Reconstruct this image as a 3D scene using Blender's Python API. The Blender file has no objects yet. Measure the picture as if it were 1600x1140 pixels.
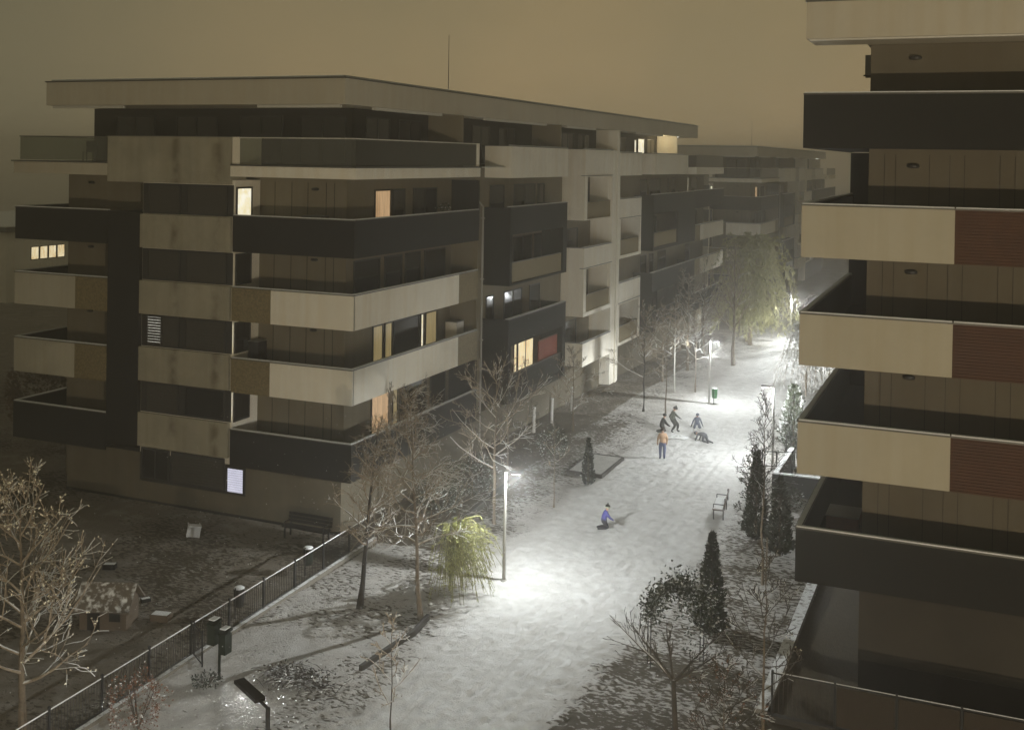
import bpy, bmesh, math, random
import numpy as np
from mathutils import Vector, Matrix, noise

S = bpy.context.scene
COL = S.collection
rnd = random.Random(7)

# ------------------------------------------------------------------ camera
F, YAW, PITCH, ROLL, CY, CAMH = 1741.6, 0.39954, 0.0113664, -0.0160638, 267.1, 15.0
cy_, sy_ = math.cos(YAW), math.sin(YAW)
r_ = Vector((cy_, sy_, 0)); f_ = Vector((-sy_, cy_, 0)); d_ = Vector((0, 0, -1))
f2 = f_ * math.cos(PITCH) + d_ * math.sin(PITCH); d2 = d_ * math.cos(PITCH) - f_ * math.sin(PITCH)
r3 = r_ * math.cos(ROLL) + d2 * math.sin(ROLL); d3 = d2 * math.cos(ROLL) - r_ * math.sin(ROLL)
cam = bpy.data.cameras.new('camera')
cam.sensor_width = 36; cam.lens = F / 1600 * 36
cam.shift_y = -(570 - CY) / 1600
cam.clip_end = 3000; cam.clip_start = 0.1
camo = bpy.data.objects.new('camera', cam); COL.objects.link(camo)
M = Matrix((r3, -d3, -f2)).transposed().to_4x4(); M.translation = (0, 0, CAMH)
camo.matrix_world = M
S.camera = camo

# ------------------------------------------------------------------ sky and exposure
W = bpy.data.worlds.new('World'); S.world = W; W.use_nodes = True
nt = W.node_tree; nt.nodes.clear()
def N(nt, t, **k):
    n = nt.nodes.new(t)
    for a, v in k.items(): setattr(n, a, v)
    return n
tc = N(nt, 'ShaderNodeTexCoord'); sx = N(nt, 'ShaderNodeSeparateXYZ'); nt.links.new(tc.outputs['Generated'], sx.inputs[0])
rp = N(nt, 'ShaderNodeValToRGB'); nt.links.new(sx.outputs['Z'], rp.inputs[0])
e = rp.color_ramp.elements
e[0].position = 0.0; e[0].color = (.370, .305, .175, 1)
e[1].position = 1.0; e[1].color = (.245, .222, .150, 1)
m_ = e.new(.13); m_.color = (.300, .258, .150, 1)
m2_ = e.new(.34); m2_.color = (.250, .222, .140, 1)
# the town glow: warmer towards one side of the horizon
dp = N(nt, 'ShaderNodeVectorMath', operation='DOT_PRODUCT'); nt.links.new(tc.outputs['Generated'], dp.inputs[0])
g_ = math.radians(16); dp.inputs[1].default_value = (-math.sin(g_), math.cos(g_), .12)
mr = N(nt, 'ShaderNodeMapRange'); nt.links.new(dp.outputs['Value'], mr.inputs[0])
mr.inputs[1].default_value = .86; mr.inputs[2].default_value = 1.0; mr.inputs[3].default_value = 0; mr.inputs[4].default_value = 1
mx = N(nt, 'ShaderNodeMix', data_type='RGBA', blend_type='MULTIPLY'); mx.inputs[0].default_value = 1
rp2 = N(nt, 'ShaderNodeValToRGB'); nt.links.new(mr.outputs[0], rp2.inputs[0])
rp2.color_ramp.elements[0].color = (.76, .79, .82, 1); rp2.color_ramp.elements[1].color = (1.46, 1.32, 1.22, 1)
nt.links.new(rp.outputs[0], mx.inputs[6]); nt.links.new(rp2.outputs[0], mx.inputs[7])
bg = N(nt, 'ShaderNodeBackground'); cn = N(nt, 'ShaderNodeTexNoise'); cn.inputs['Scale'].default_value = 5; cn.inputs['Detail'].default_value = 5; nt.links.new(tc.outputs['Generated'], cn.inputs['Vector'])
cr = N(nt, 'ShaderNodeValToRGB'); nt.links.new(cn.outputs['Fac'], cr.inputs[0]); cr.color_ramp.elements[0].position = .35; cr.color_ramp.elements[1].position = .68
cr.color_ramp.elements[0].color = (.90,.92,.93,1); cr.color_ramp.elements[1].color = (1.06,1.03,1.0,1)
mx3 = N(nt, 'ShaderNodeMix', data_type='RGBA', blend_type='MULTIPLY'); mx3.inputs[0].default_value = 1
nt.links.new(mx.outputs[2], mx3.inputs[6]); nt.links.new(cr.outputs[0], mx3.inputs[7]); nt.links.new(mx3.outputs[2], bg.inputs[0]); bg.inputs[1].default_value = .62
wo = N(nt, 'ShaderNodeOutputWorld'); nt.links.new(bg.outputs[0], wo.inputs[0])
S.view_settings.view_transform = 'Standard'; S.view_settings.look = 'None'
S.view_settings.exposure = 0; S.view_settings.gamma = 1
S.render.engine = 'CYCLES'
S.cycles.use_denoising = True
S.cycles.max_bounces = 5; S.cycles.diffuse_bounces = 3; S.cycles.glossy_bounces = 2; S.cycles.transparent_max_bounces = 8
S.cycles.transmission_bounces = 3; S.cycles.volume_bounces = 2
S.cycles.sample_clamp_indirect = 4
S.cycles.use_light_tree = True

# ------------------------------------------------------------------ helpers
def tag(o, label=None, cat=None, group=None, kind=None):
    if label: o['label'] = label
    if cat: o['category'] = cat
    if group: o['group'] = group
    if kind: o['kind'] = kind
    return o
def thing(name, loc, label, cat, group=None, rz=0):
    o = bpy.data.objects.new(name, None); COL.objects.link(o); o.location = loc; o.rotation_euler = (0, 0, rz)
    o.empty_display_size = .2
    return tag(o, label, cat, group)
class MB:
    def __init__(s): s.v = []; s.f = []; s.m = []; s.cm = 0
    def box(s, x0, x1, y0, y1, z0, z1):
        if x0 > x1: x0, x1 = x1, x0
        if y0 > y1: y0, y1 = y1, y0
        b = len(s.v)
        s.v += [(x0,y0,z0),(x1,y0,z0),(x1,y1,z0),(x0,y1,z0),(x0,y0,z1),(x1,y0,z1),(x1,y1,z1),(x0,y1,z1)]
        s.add([(0,3,2,1),(4,5,6,7),(0,1,5,4),(1,2,6,5),(2,3,7,6),(3,0,4,7)], b); return s
    def add(s, fs, b):
        for f in fs: s.f.append(tuple(i + b for i in f)); s.m.append(s.cm)
    def poly(s, pts):
        b = len(s.v); s.v += [tuple(p) for p in pts]; s.add([tuple(range(len(pts)))], b)
    def prism(s, pts, off):
        n = len(pts); b = len(s.v); o = Vector(off)
        s.v += [tuple(p) for p in pts] + [tuple(Vector(p) + o) for p in pts]
        s.add([tuple(range(n))[::-1], tuple(range(n, 2*n))] + [(i, (i+1) % n, n + (i+1) % n, n + i) for i in range(n)], b)
    def tube(s, pts, rad, n=6, cap=True):
        pts = [Vector(p) for p in pts]
        if not hasattr(rad, '__len__'): rad = [rad] * len(pts)
        b = len(s.v); k = len(pts)
        for i, p in enumerate(pts):
            t = (pts[min(i+1, k-1)] - pts[max(i-1, 0)])
            t = t.normalized() if t.length > 1e-9 else Vector((0,0,1))
            a = t.cross(Vector((0,0,1)))
            if a.length < .05: a = t.cross(Vector((1,0,0)))
            a.normalize(); c = t.cross(a)
            for j in range(n):
                w = 2 * math.pi * j / n
                q = p + (a * math.cos(w) + c * math.sin(w)) * rad[i]
                s.v.append((q.x, q.y, q.z))
        fs = []
        for i in range(k-1):
            for j in range(n):
                fs.append((i*n + j, i*n + (j+1) % n, (i+1)*n + (j+1) % n, (i+1)*n + j))
        if cap: fs += [tuple(range(n))[::-1], tuple(range((k-1)*n, k*n))]
        s.add(fs, b)
    def lathe(s, prof, c=(0,0,0), n=12, sx=1, sy=1):
        b = len(s.v); k = len(prof)
        for r, z in prof:
            for j in range(n):
                w = 2 * math.pi * j / n
                s.v.append((c[0] + r*math.cos(w)*sx, c[1] + r*math.sin(w)*sy, c[2] + z))
        fs = [tuple(range(n))[::-1], tuple(range((k-1)*n, k*n))]
        for i in range(k-1):
            for j in range(n):
                fs.append((i*n + j, i*n + (j+1) % n, (i+1)*n + (j+1) % n, (i+1)*n + j))
        s.add(fs, b)
    def leaf(s, p, d, L, w, up=None):
        d = d.normalized(); a = d.cross(Vector((rnd.uniform(-1,1), rnd.uniform(-1,1), rnd.uniform(-.3,1))))
        if a.length < 1e-4: a = Vector((1,0,0))
        a = a.normalized() * w * .5
        b = len(s.v)
        for q in (p, p + d*L*.45 + a, p + d*L, p + d*L*.45 - a): s.v.append((q.x, q.y, q.z))
        s.add([(0,1,2,3)], b)
    def octa(s, p, r):
        b = len(s.v)
        for o in ((r,0,0),(-r,0,0),(0,r,0),(0,-r,0),(0,0,r),(0,0,-r)): s.v.append((p[0]+o[0], p[1]+o[1], p[2]+o[2]))
        s.add([(0,2,4),(2,1,4),(1,3,4),(3,0,4),(2,0,5),(1,2,5),(3,1,5),(0,3,5)], b)
    def build(s, name, mat, parent=None, org=None, smooth=False):
        me = bpy.data.meshes.new(name)
        v = s.v
        if org is not None: v = [(p[0]-org[0], p[1]-org[1], p[2]-org[2]) for p in v]
        me.from_pydata(v, [], s.f)
        mats = mat if isinstance(mat, (list, tuple)) else [mat]
        for m in mats: me.materials.append(m)
        if len(mats) > 1: me.polygons.foreach_set('material_index', s.m)
        if smooth: me.polygons.foreach_set('use_smooth', [True] * len(me.polygons))
        o = bpy.data.objects.new(name, me); COL.objects.link(o)
        if parent: o.parent = parent
        return o
def copy_tree(o, parent=None):
    c = o.copy(); COL.objects.link(c)
    if parent: c.parent = parent
    for ch in list(o.children): copy_tree(ch, c)
    return c

# ------------------------------------------------------------------ materials
MATS = {}
def mat(name, col, rough=.8, var=.12, scale=3.0, bump=0, bscale=40, metal=0, spec=.3, streak=0, snow=0, col2=None, em=None, ems=0, stretch=None):
    if name in MATS: return MATS[name]
    m = bpy.data.materials.new(name); m.use_nodes = True; t = m.node_tree
    b = t.nodes['Principled BSDF']; L = t.links
    b.inputs['Roughness'].default_value = rough; b.inputs['Metallic'].default_value = metal
    b.inputs['Specular IOR Level'].default_value = spec
    tc = N(t, 'ShaderNodeTexCoord'); mp = N(t, 'ShaderNodeMapping'); L.new(tc.outputs['Object'], mp.inputs[0])
    if stretch: mp.inputs['Scale'].default_value = stretch
    no = N(t, 'ShaderNodeTexNoise'); no.inputs['Scale'].default_value = scale; no.inputs['Detail'].default_value = 6; no.inputs['Roughness'].default_value = .65
    L.new(mp.outputs[0], no.inputs['Vector'])
    rp = N(t, 'ShaderNodeValToRGB'); L.new(no.outputs['Fac'], rp.inputs[0])
    c2 = col2 or tuple(c * (1 + var) for c in col); c1 = tuple(c * (1 - var) for c in col)
    rp.color_ramp.elements[0].position = .3; rp.color_ramp.elements[1].position = .7
    rp.color_ramp.elements[0].color = (*c1, 1); rp.color_ramp.elements[1].color = (*c2, 1)
    out = rp.outputs[0]
    if streak:   # rain streaks running down the render
        mp2 = N(t, 'ShaderNodeMapping'); L.new(tc.outputs['Object'], mp2.inputs[0]); mp2.inputs['Scale'].default_value = (3.2, 3.2, .16)
        n2 = N(t, 'ShaderNodeTexNoise'); n2.inputs['Scale'].default_value = 1.0; n2.inputs['Detail'].default_value = 5; L.new(mp2.outputs[0], n2.inputs['Vector'])
        r2 = N(t, 'ShaderNodeValToRGB'); L.new(n2.outputs['Fac'], r2.inputs[0])
        r2.color_ramp.elements[0].position = .35; r2.color_ramp.elements[1].position = .6
        k = 1 - streak; r2.color_ramp.elements[0].color = (k, k*.97, k*.92, 1); r2.color_ramp.elements[1].color = (1,1,1,1)
        mx = N(t, 'ShaderNodeMix', data_type='RGBA', blend_type='MULTIPLY'); mx.inputs[0].default_value = 1
        L.new(out, mx.inputs[6]); L.new(r2.outputs[0], mx.inputs[7]); out = mx.outputs[2]
    if snow:   # snow lying on upward-facing surfaces
        ge = N(t, 'ShaderNodeNewGeometry'); sz = N(t, 'ShaderNodeSeparateXYZ'); L.new(ge.outputs['Normal'], sz.inputs[0])
        n3 = N(t, 'ShaderNodeTexNoise'); n3.inputs['Scale'].default_value = 6; L.new(tc.outputs['Object'], n3.inputs['Vector'])
        ad = N(t, 'ShaderNodeMath', operation='ADD'); L.new(sz.outputs['Z'], ad.inputs[0]); L.new(n3.outputs['Fac'], ad.inputs[1])
        mr = N(t, 'ShaderNodeMapRange'); L.new(ad.outputs[0], mr.inputs[0]); th = 1.5 - snow
        mr.inputs[1].default_value = th - .12; mr.inputs[2].default_value = th + .12
        mx = N(t, 'ShaderNodeMix', data_type='RGBA'); L.new(mr.outputs[0], mx.inputs[0]); L.new(out, mx.inputs[6]); mx.inputs[7].default_value = (.74,.75,.74,1)
        out = mx.outputs[2]
    L.new(out, b.inputs['Base Color'])
    if bump:
        nb = N(t, 'ShaderNodeTexNoise'); nb.inputs['Scale'].default_value = bscale; nb.inputs['Detail'].default_value = 4; L.new(tc.outputs['Object'], nb.inputs['Vector'])
        bu = N(t, 'ShaderNodeBump'); bu.inputs['Strength'].default_value = bump; bu.inputs['Distance'].default_value = .02
        L.new(nb.outputs['Fac'], bu.inputs['Height']); L.new(bu.outputs[0], b.inputs['Normal'])
    if em:
        b.inputs['Emission Color'].default_value = (*em, 1); b.inputs['Emission Strength'].default_value = ems
    MATS[name] = m; return m
WHITE = mat('pale_render', (.82,.78,.68), .9, .05, .8, .25, 60, streak=.045)
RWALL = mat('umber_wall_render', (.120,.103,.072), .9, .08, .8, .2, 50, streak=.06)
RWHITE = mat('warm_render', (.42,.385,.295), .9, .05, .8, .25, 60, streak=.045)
LWHITE = mat('dimmed_pale_render', (.46,.43,.345), .9, .06, .9, .25, 60, streak=.06)  # pale render darkened for the weaker light at the left end
STAIN = mat('stained_render', (.34,.315,.24), .9, .16, .9, .25, 60, streak=.10)
def drip_stains(m, xs):
    t = m.node_tree; L = t.links; b = t.nodes['Principled BSDF']; src = b.inputs['Base Color'].links[0].from_socket
    tc = N(t,'ShaderNodeTexCoord'); sx = N(t,'ShaderNodeSeparateXYZ'); L.new(tc.outputs['Object'], sx.inputs[0])
    no = N(t,'ShaderNodeTexNoise'); no.inputs['Scale'].default_value = 1.1; no.inputs['Detail'].default_value = 7; L.new(tc.outputs['Object'], no.inputs['Vector'])
    last = None
    for x0, w in xs:
        a = N(t,'ShaderNodeMath',operation='SUBTRACT'); L.new(sx.outputs['X'],a.inputs[0]); a.inputs[1].default_value = x0
        c = N(t,'ShaderNodeMath',operation='ABSOLUTE'); L.new(a.outputs[0],c.inputs[0])
        r = N(t,'ShaderNodeMapRange',interpolation_type='SMOOTHSTEP'); L.new(c.outputs[0],r.inputs[0]); r.inputs[1].default_value = 0; r.inputs[2].default_value = w; r.inputs[3].default_value = 1; r.inputs[4].default_value = 0
        if last is None: last = r.outputs[0]
        else:
            q = N(t,'ShaderNodeMath',operation='MAXIMUM'); L.new(last,q.inputs[0]); L.new(r.outputs[0],q.inputs[1]); last = q.outputs[0]
    n2 = N(t,'ShaderNodeMapRange'); L.new(no.outputs['Fac'],n2.inputs[0]); n2.inputs[1].default_value = .42; n2.inputs[2].default_value = .60
    mu = N(t,'ShaderNodeMath',operation='MULTIPLY'); L.new(last,mu.inputs[0]); L.new(n2.outputs[0],mu.inputs[1])
    mx = N(t,'ShaderNodeMix',data_type='RGBA',blend_type='MULTIPLY'); L.new(mu.outputs[0],mx.inputs[0]); L.new(src,mx.inputs[6]); mx.inputs[7].default_value = (.50,.47,.41,1)
    L.new(mx.outputs[2], b.inputs['Base Color'])
drip_stains(STAIN, ((-.45,.38),(1.72,.42)))
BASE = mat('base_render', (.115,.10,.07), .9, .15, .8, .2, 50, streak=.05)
DARK = mat('charcoal_render', (.011,.0105,.009), .85, .12, 1.2, .2, 60)
WALLM = mat('balcony_wall_render', (.19,.165,.115), .9, .08, .8, .2, 50, streak=.06)
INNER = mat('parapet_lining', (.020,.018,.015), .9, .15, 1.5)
TAN = mat('tan_cladding', (.19,.15,.075), .7, .45, 14, .2, 30)
RED = mat('red_brown_cladding', (.062,.022,.0075), .65, .2, 2.5)
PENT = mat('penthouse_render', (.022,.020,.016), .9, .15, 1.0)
FRAME = mat('window_frame_paint', (.028,.027,.026), .5, .1, 4)
SHUT = mat('roller_shutter', (.045,.041,.034), .6, .15, 6)
COPE = mat('coping_metal', (.11,.105,.095), .45, .1, 5, metal=.4)
SNOW = mat('snow', (.72,.73,.72), .85, .06, 3, .5, 18)
FASC = mat('roof_fascia', (.48,.44,.35), .9, .06, .6, .15, 40, streak=.05)
SOFF = mat('light_metal', (.55,.53,.47), .5, .06, 4)
BLACKM = mat('black_metal', (.020,.020,.020), .45, .15, 8)
GALV = mat('lamp_pole_paint', (.30,.29,.26), .5, .1, 6)
BARK = mat('bark', (.14,.11,.075), .95, .35, 9, .5, 30, snow=.35)
TWIG = mat('twig_bark', (.26,.21,.15), .95, .30, 9, snow=.42)
TWIGD = mat('dark_twig_bark', (.060,.050,.038), .95, .30, 9, snow=.22)
SNOWTWIG = mat('snow_laden_twig', (.20,.19,.16), .9, .2, 9, snow=.85)
CONE = mat('dark_evergreen', (.022,.028,.017), .8, .4, 6, snow=.22)
SNOWCONE = mat('snowy_evergreen', (.05,.06,.035), .8, .4, 6, snow=.72)
WILLOW = mat('yellow_green_leaf', (.33,.355,.105), .7, .25, 5)
WILLOW2 = mat('willow_leaf', (.40,.385,.19), .7, .25, 5)
VINE = mat('vine_leaf', (.030,.040,.018), .7, .4, 8, snow=.25)
DRYL = mat('dry_leaf', (.16,.07,.035), .8, .3, 6, snow=.3)
BUD = mat('bud', (.82,.77,.60), .7, .15, 5)
WOOD = mat('weathered_wood', (.10,.075,.05), .85, .25, 6, .3, 30, stretch=(1,1,6))
GREENP = mat('green_plastic', (.03,.20,.06), .45, .15, 6)
DGREEN = mat('dark_green_metal', (.012,.018,.012), .5, .2, 8)
GREYP = mat('grey_plastic', (.20,.20,.19), .5, .1, 6)
WPLAST = mat('white_plastic', (.62,.60,.56), .45, .08, 6)
BRICKW = mat('red_panel', (.26,.055,.030), .7, .15, 6)
REED = mat('reed_screen', (.034,.025,.016), .9, .3, 8, .3, 30, stretch=(14,14,.6))
KERB = mat('concrete_kerb', (.17,.155,.13), .95, .15, 5, .3, 30, snow=.12)
DKERB = mat('dark_edging', (.04,.036,.030), .95, .3, 5)
LAMPLENS = mat('lamp_lens', (.8,.8,.8), .4, 0, 1, em=(1,.98,.92), ems=7)

def glass_pane():
    m = bpy.data.materials.new('window_glass'); m.use_nodes = True; t = m.node_tree; b = t.nodes['Principled BSDF']
    b.inputs['Base Color'].default_value = (.012,.012,.011,1); b.inputs['Roughness'].default_value = .08; b.inputs['Specular IOR Level'].default_value = .55
    return m
GLASS = glass_pane()
def rail_glass():
    m = bpy.data.materials.new('railing_glass'); m.use_nodes = True; t = m.node_tree; t.nodes.clear()
    tr = N(t, 'ShaderNodeBsdfTransparent'); tr.inputs[0].default_value = (.80,.82,.78,1)
    gl = N(t, 'ShaderNodeBsdfGlossy'); gl.inputs[0].default_value = (.8,.8,.8,1); gl.inputs['Roughness'].default_value = .08
    fr = N(t, 'ShaderNodeLayerWeight'); fr.inputs[0].default_value = .25
    di = N(t, 'ShaderNodeBsdfDiffuse'); di.inputs[0].default_value = (.45,.45,.40,1)
    mx = N(t, 'ShaderNodeMixShader'); t.links.new(fr.outputs['Fresnel'], mx.inputs[0]); t.links.new(tr.outputs[0], mx.inputs[1]); t.links.new(gl.outputs[0], mx.inputs[2])
    m2 = N(t, 'ShaderNodeMixShader'); m2.inputs[0].default_value = .10; t.links.new(mx.outputs[0], m2.inputs[1]); t.links.new(di.outputs[0], m2.inputs[2])
    o = N(t, 'ShaderNodeOutputMaterial'); t.links.new(m2.outputs[0], o.inputs[0]); return m
RGLASS = rail_glass()
def lit(name, c1, c2, st, sc=(5,5,.5), slat=0):
    m = bpy.data.materials.new(name); m.use_nodes = True; t = m.node_tree; b = t.nodes['Principled BSDF']; L = t.links
    tc = N(t, 'ShaderNodeTexCoord'); mp = N(t, 'ShaderNodeMapping'); mp.inputs['Scale'].default_value = sc; L.new(tc.outputs['Object'], mp.inputs[0])
    no = N(t, 'ShaderNodeTexNoise'); no.inputs['Scale'].default_value = 2; no.inputs['Detail'].default_value = 4; L.new(mp.outputs[0], no.inputs['Vector'])
    rp = N(t, 'ShaderNodeValToRGB'); L.new(no.outputs['Fac'], rp.inputs[0])
    rp.color_ramp.elements[0].position = .35; rp.color_ramp.elements[1].position = .62
    rp.color_ramp.elements[0].color = (*c1,1); rp.color_ramp.elements[1].color = (*c2,1); out = rp.outputs[0]
    if slat:
        wv = N(t, 'ShaderNodeTexWave', bands_direction='Z'); wv.inputs['Scale'].default_value = slat; L.new(tc.outputs['Object'], wv.inputs['Vector'])
        r2 = N(t, 'ShaderNodeValToRGB'); L.new(wv.outputs['Fac'], r2.inputs[0]); r2.color_ramp.elements[0].color = (.62,.62,.62,1); r2.color_ramp.elements[0].position=.05; r2.color_ramp.elements[1].position=.3
        mx = N(t, 'ShaderNodeMix', data_type='RGBA', blend_type='MULTIPLY'); mx.inputs[0].default_value = 1; L.new(out, mx.inputs[6]); L.new(r2.outputs[0], mx.inputs[7]); out = mx.outputs[2]
    b.inputs['Base Color'].default_value = (.1,.1,.1,1)
    L.new(out, b.inputs['Emission Color']); b.inputs['Emission Strength'].default_value = st
    return m
LIT_WARM = lit('lit_warm_room', (.75,.52,.22), (1,.88,.58), 1.15)
LIT_CURT = lit('lit_curtain', (.34,.20,.09), (.60,.40,.22), 1.0, (9,9,.3))
LIT_CREAM = lit('lit_cream_room', (.85,.74,.45), (1,.96,.78), 1.1, (1.5,1.5,1.5))
LIT_BLUE = lit('lit_white_blind', (.62,.62,.76), (.72,.72,.86), 1.0, (1,1,1), 3.3)
LIT_DIM = lit('lit_dim_curtain', (.16,.12,.05), (.30,.23,.10), 1.0, (9,9,.3))
LIT_SLAT = lit('lit_slatted_blind', (.6,.58,.48), (1,.98,.88), 1.1, (3,3,3), 3.0)

# ------------------------------------------------------------------ ground
def gz(y): return -np.clip(y - 70, 0, 58) * .03
def pathmask(x, y):      # 0 on the trodden walk, 1 well off it
    lx = np.interp(y, [20,27,31,35,40,45,54,64,80,100], [-14.0,-14.2,-15.0,-15.3,-16.0,-15.9,-15.6,-16.0,-16.0,-16.2])
    rx = np.interp(y, [20,27,31,37,42,49,58,68,87,110], [-11.6,-11.2,-10.9,-10.6,-10.2,-10.3,-11.0,-11.6,-12.0,-12.2])
    d = np.maximum(lx - x, x - rx)
    return np.clip((d + .3) / 1.5, 0, 1)
def soil_shade_amount(x, y):
    d = pathmask(x, y)
    s = np.zeros_like(x)
    left = (x < -13) & (x > -21.4)
    s = np.where(left, .45 * d, s)
    s = np.where(left & (y > 38) & (x < -17), .40 + .22 * np.clip((-17 - x) / 2, 0, 1), s)  # bare earth plus darkening for gardens beyond the lamplight
    s = np.where((x > -13), .52 * d, s)
    s = np.where((x > -13) & (y < 33), np.maximum(s, .60 * d), s)
    s = np.where((x <= -21.4), .46 + .16*np.sin(x*.55+1.3*np.sin(y*.4))*np.sin(y*.5+x*.2), s)
    s = np.where((x < -20.2) & (x > -24.5) & (y > 38), .72, s)  # ground darkened further for the unlit garden along the block
    # the drive at the foot of the fence is only thinly marked
    s = np.where((x < -17.3) & (x > -21.2) & (y < 29.5), .28, s)
    s = np.where(y > 62, s * .75, s)
    s = np.where((x > -5.1) & (y < 44), 1.1, s)  # dark ground colour standing in for shade below the right-hand balconies
    return s
def thin_dim_amount(x, y):      # thin dirty snow, plus darkening where little light falls
    d = pathmask(x, y)
    t = np.where(x <= -21.4, 1.0, np.where(x < -13, .55 * d, .42 * d))
    t = np.where((x > -13) & (y < 33), np.maximum(t, .55 * d), t)
    t = np.where((x < -20.2) & (y > 38), 1.0, t)
    return np.where(x > -5.1, 1.0, t)  # full dark tone for the shade below the right-hand balconies
def ground_mesh(name, x0, x1, y0, y1, st, foot=0, seed=1):
    nx = int((x1-x0)/st)+1; ny = int((y1-y0)/st)+1
    X, Y = np.meshgrid(np.linspace(x0,x1,nx), np.linspace(y0,y1,ny))
    rs = np.random.RandomState(seed)
    Z = np.zeros_like(X)
    for k, a in ((.35,.022),(.9,.008),(2.2,.006),(4.5,.010)):
        for q in range(5):
            th = rs.uniform(0, 6.28); kk = k * rs.uniform(.7,1.4)
            Z += a * .5 * np.sin((X*math.cos(th) + Y*math.sin(th)) * kk + rs.uniform(0,6.28) + 1.5*np.sin(X*kk*.6 + rs.uniform(0,6.28)))
    hx = (x1-x0)/(nx-1); hy = (y1-y0)/(ny-1)
    for i in range(foot):
        py = rs.uniform(y0, min(y1, 75)); px = rs.uniform(-16.5, -9.5) if rs.rand() < .7 else rs.uniform(-21, -5.5)
        an = rs.normal(0, .6); a = .12; b = .06; dep = rs.uniform(.006,.022)
        ci = int((px-x0)/hx); cj = int((py-y0)/hy); w = max(2, int(.35/st))
        i0, i1, j0, j1 = max(0,ci-w), min(nx,ci+w+1), max(0,cj-w), min(ny,cj+w+1)
        if i1 <= i0 or j1 <= j0: continue
        dx = X[j0:j1,i0:i1]-px; dy = Y[j0:j1,i0:i1]-py
        u = dx*math.cos(an)+dy*math.sin(an); v = -dx*math.sin(an)+dy*math.cos(an)
        g = np.exp(-(u*u/(2*b*b) + v*v/(2*a*a)*.6)); Z[j0:j1,i0:i1] += -dep*g + dep*.4*np.exp(-((np.sqrt(u*u+v*v*.4)-.2)**2)/.008)
    for q in range(9 if foot else 0):      # sledge and pram tracks
        xc = -13.2 + rs.uniform(-1.6,1.6) + rs.uniform(.2,1.1)*np.sin(Y*rs.uniform(.05,.16) + rs.uniform(0,6.28))
        for o in (-.21,.21): Z -= .028*np.exp(-((X-xc-o)**2)/.006) * (np.sin(Y*.13+q*1.7) > -.5)
    Z += gz(Y) - .02
    me = bpy.data.meshes.new(name)
    co = np.stack([X,Y,Z], -1).reshape(-1,3).astype(np.float32)
    idx = np.arange(nx*ny).reshape(ny,nx)
    q = np.stack([idx[:-1,:-1], idx[:-1,1:], idx[1:,1:], idx[1:,:-1]], -1).reshape(-1,4)
    me.vertices.add(len(co)); me.vertices.foreach_set('co', co.ravel())
    me.loops.add(q.size); me.loops.foreach_set('vertex_index', q.ravel().astype(np.int32))
    me.polygons.add(len(q)); me.polygons.foreach_set('loop_start', np.arange(0,q.size,4).astype(np.int32)); me.polygons.foreach_set('loop_total', np.full(len(q),4,np.int32))
    me.polygons.foreach_set('use_smooth', np.ones(len(q),bool))
    at = me.attributes.new('soil_shade', 'FLOAT', 'POINT'); at.data.foreach_set('value', soil_shade_amount(X,Y).ravel().astype(np.float32))
    at = me.attributes.new('thin', 'FLOAT', 'POINT'); at.data.foreach_set('value', thin_dim_amount(X,Y).ravel().astype(np.float32))
    at = me.attributes.new('trod', 'FLOAT', 'POINT'); at.data.foreach_set('value', (1-pathmask(X,Y)).ravel().astype(np.float32))
    me.update(); me.validate()
    o = bpy.data.objects.new(name, me); COL.objects.link(o); return o
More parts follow.
